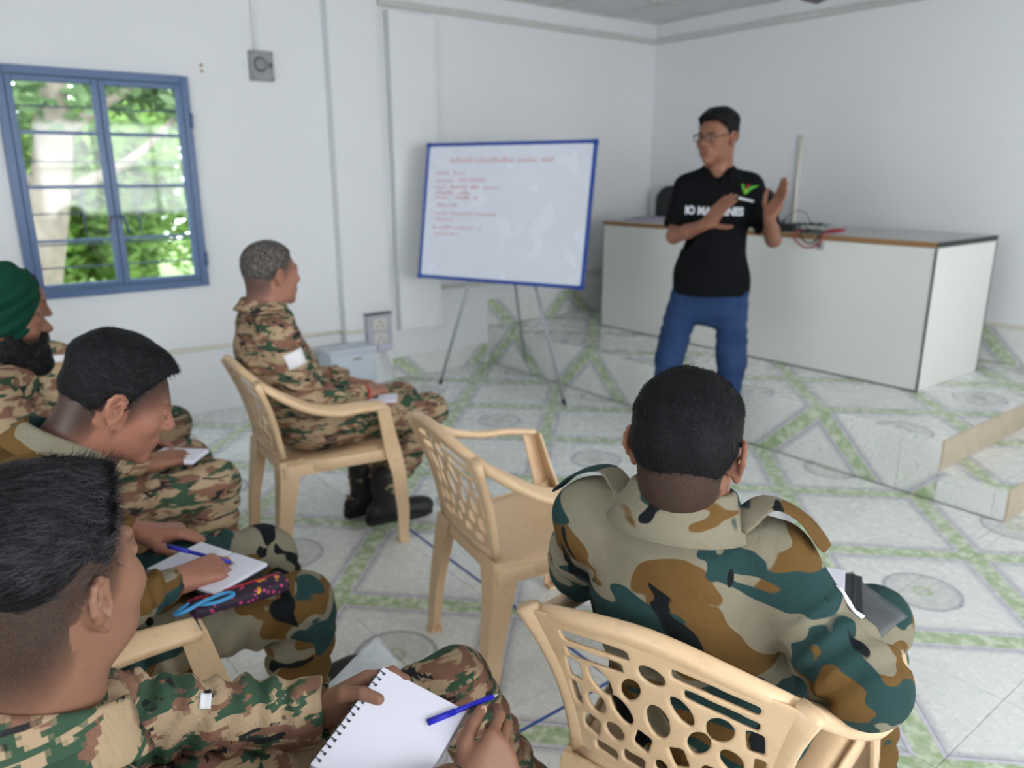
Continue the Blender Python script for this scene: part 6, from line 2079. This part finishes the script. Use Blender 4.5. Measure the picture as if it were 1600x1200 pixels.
# C's lap: folder, diary, notebook
def grey_film():
    t = NT('smoky_clear_folder', 0.15, 0.5)
    tr = t.n('ShaderNodeBsdfTransparent'); tr.inputs[0].default_value = (0.55, 0.57, 0.59, 1)
    gl = t.n('ShaderNodeBsdfGlossy'); gl.inputs['Roughness'].default_value = 0.16; gl.inputs[0].default_value = (0.8, 0.82, 0.85, 1)
    df = t.n('ShaderNodeBsdfDiffuse'); df.inputs[0].default_value = (0.16, 0.17, 0.18, 1)
    m1 = t.n('ShaderNodeMixShader'); m1.inputs[0].default_value = 0.30
    t.lk(df.outputs[0], m1.inputs[1]); t.lk(gl.outputs[0], m1.inputs[2])
    m2 = t.n('ShaderNodeMixShader'); m2.inputs[0].default_value = 0.6
    t.lk(tr.outputs[0], m2.inputs[1]); t.lk(m1.outputs[0], m2.inputs[2])
    t.lk(m2.outputs[0], t.nt.nodes['Material Output'].inputs['Surface'])
    return t.m
film('plastic_folder', 'smoky clear plastic folder over the knee of the person seen from behind', [(-0.80, 1.30, 0.590), (-0.735, 1.52, 0.594), (-0.575, 1.44, 0.592), (-0.575, 1.20, 0.584)], 0.004, grey_film(), (-0.67, 1.36, 0.60), cat='folder', seed=6)
put('diary', 'black diary on the plastic folder', 'book', (-0.705, 1.345, 0.610), (0.10, 0.055, 0.0), (-0.055, 0.10, 0), [('cover', (0, 0, 0), (0.075, 0.105, 0.010), M_COVER), ('page_block', (-0.004, 0, 0.0), (0.068, 0.1055, 0.0075), M_PAPER), ('elastic', (0.058, 0, 0.0), (0.004, 0.106, 0.0112), M_BLACK)])
put('notebook', 'white note pad lying on the black diary', 'notebook', (-0.722, 1.335, 0.626), (0.10, 0.055, 0.0), (-0.055, 0.10, 0), [('page_block', (0, 0, 0), (0.060, 0.095, 0.005), M_PAPER), ('backing', (0, 0, -0.0058), (0.0605, 0.0955, 0.001), M_CARD)])

# ================================================================== PRINT ON THE BLACK POLO
def project_print(me, tf, root, shirt, name, mat, lift=0.003):
    """lay flat print (x,y) onto the chest by shooting it along -Y onto the shirt"""
    dg = bpy.context.evaluated_depsgraph_get()
    bvh = BVHTree.FromPolygons([v.co.copy() for v in shirt.data.vertices], [tuple(q.vertices) for q in shirt.data.polygons])
    for v in me.vertices:
        x, z = tf(v.co.x, v.co.y)
        hit = bvh.ray_cast(Vector((x, 1.0, z)), Vector((0, -1, 0)))
        y = hit[0].y if hit[0] is not None else 0.12
        v.co = Vector((x, y + lift, z))
    me.update()
    return link(name, me, mat, root)
def text_mesh(s, size=0.05, bold=0.002):
    cu = bpy.data.curves.new('print_text', 'FONT')
    cu.body = s; cu.size = size; cu.align_x = 'LEFT'; cu.offset = bold
    ob = bpy.data.objects.new('print_text', cu)
    COL.objects.link(ob)
    bpy.context.view_layer.update()
    me = bpy.data.meshes.new_from_object(ob.evaluated_get(bpy.context.evaluated_depsgraph_get()))
    bpy.data.objects.remove(ob); bpy.data.curves.remove(cu)
    bm = bmesh.new(); bm.from_mesh(me)
    bmesh.ops.triangulate(bm, faces=bm.faces)
    bmesh.ops.subdivide_edges(bm, edges=bm.edges, cuts=1)
    bm.to_mesh(me); bm.free()
    return me
def poly_mesh(pts):
    bm = bmesh.new(); bm.faces.new([bm.verts.new((x, y, 0)) for x, y in pts])
    bmesh.ops.triangulate(bm, faces=bm.faces); bmesh.ops.subdivide_edges(bm, edges=bm.edges, cuts=2)
    return bm_mesh('print', bm)
rI, sI = PPL['I']['root'], PPL['I']['shirt']
M_PRINT = plain('white_print', (0.72, 0.75, 0.82), 0.7)
M_PG = plain('green_print', srgb(70, 160, 40), 0.7); M_PR = plain('red_print', srgb(180, 40, 50), 0.7); M_PY = plain('yellow_print', srgb(190, 170, 50), 0.7)
project_print(text_mesh('IO MACHINES', 0.052, 0.0022), lambda x, y: (0.145 - x * 0.86, 1.243 + y - 0.02 * x), rI, sI, 'chest_lettering', M_PRINT)
LX, LZ = -0.105, 1.335
tfl = lambda x, y: (LX - x, LZ + y)
project_print(poly_mesh([(0.008, 0.048), (0.022, 0.050), (0.030, 0.018), (0.024, 0.0)]), tfl, rI, sI, 'logo_leaf', M_PG)
project_print(poly_mesh([(0.024, 0.0), (0.034, 0.0), (0.060, 0.026), (0.095, 0.044), (0.055, 0.040), (0.034, 0.022)]), tfl, rI, sI, 'logo_leaf', M_PG, 0.0034)
project_print(poly_mesh([(0.033, 0.026), (0.040, 0.032), (0.050, 0.052), (0.036, 0.044)]), tfl, rI, sI, 'logo_flame', M_PR, 0.0038)
project_print(poly_mesh([(0.028, 0.010), (0.036, 0.016), (0.038, 0.030), (0.030, 0.024)]), tfl, rI, sI, 'logo_flame', M_PY, 0.0042)
project_print(poly_mesh([(0.0, -0.010), (0.072, -0.026), (0.072, -0.038), (0.0, -0.022)]), tfl, rI, sI, 'logo_bar', M_PRINT)
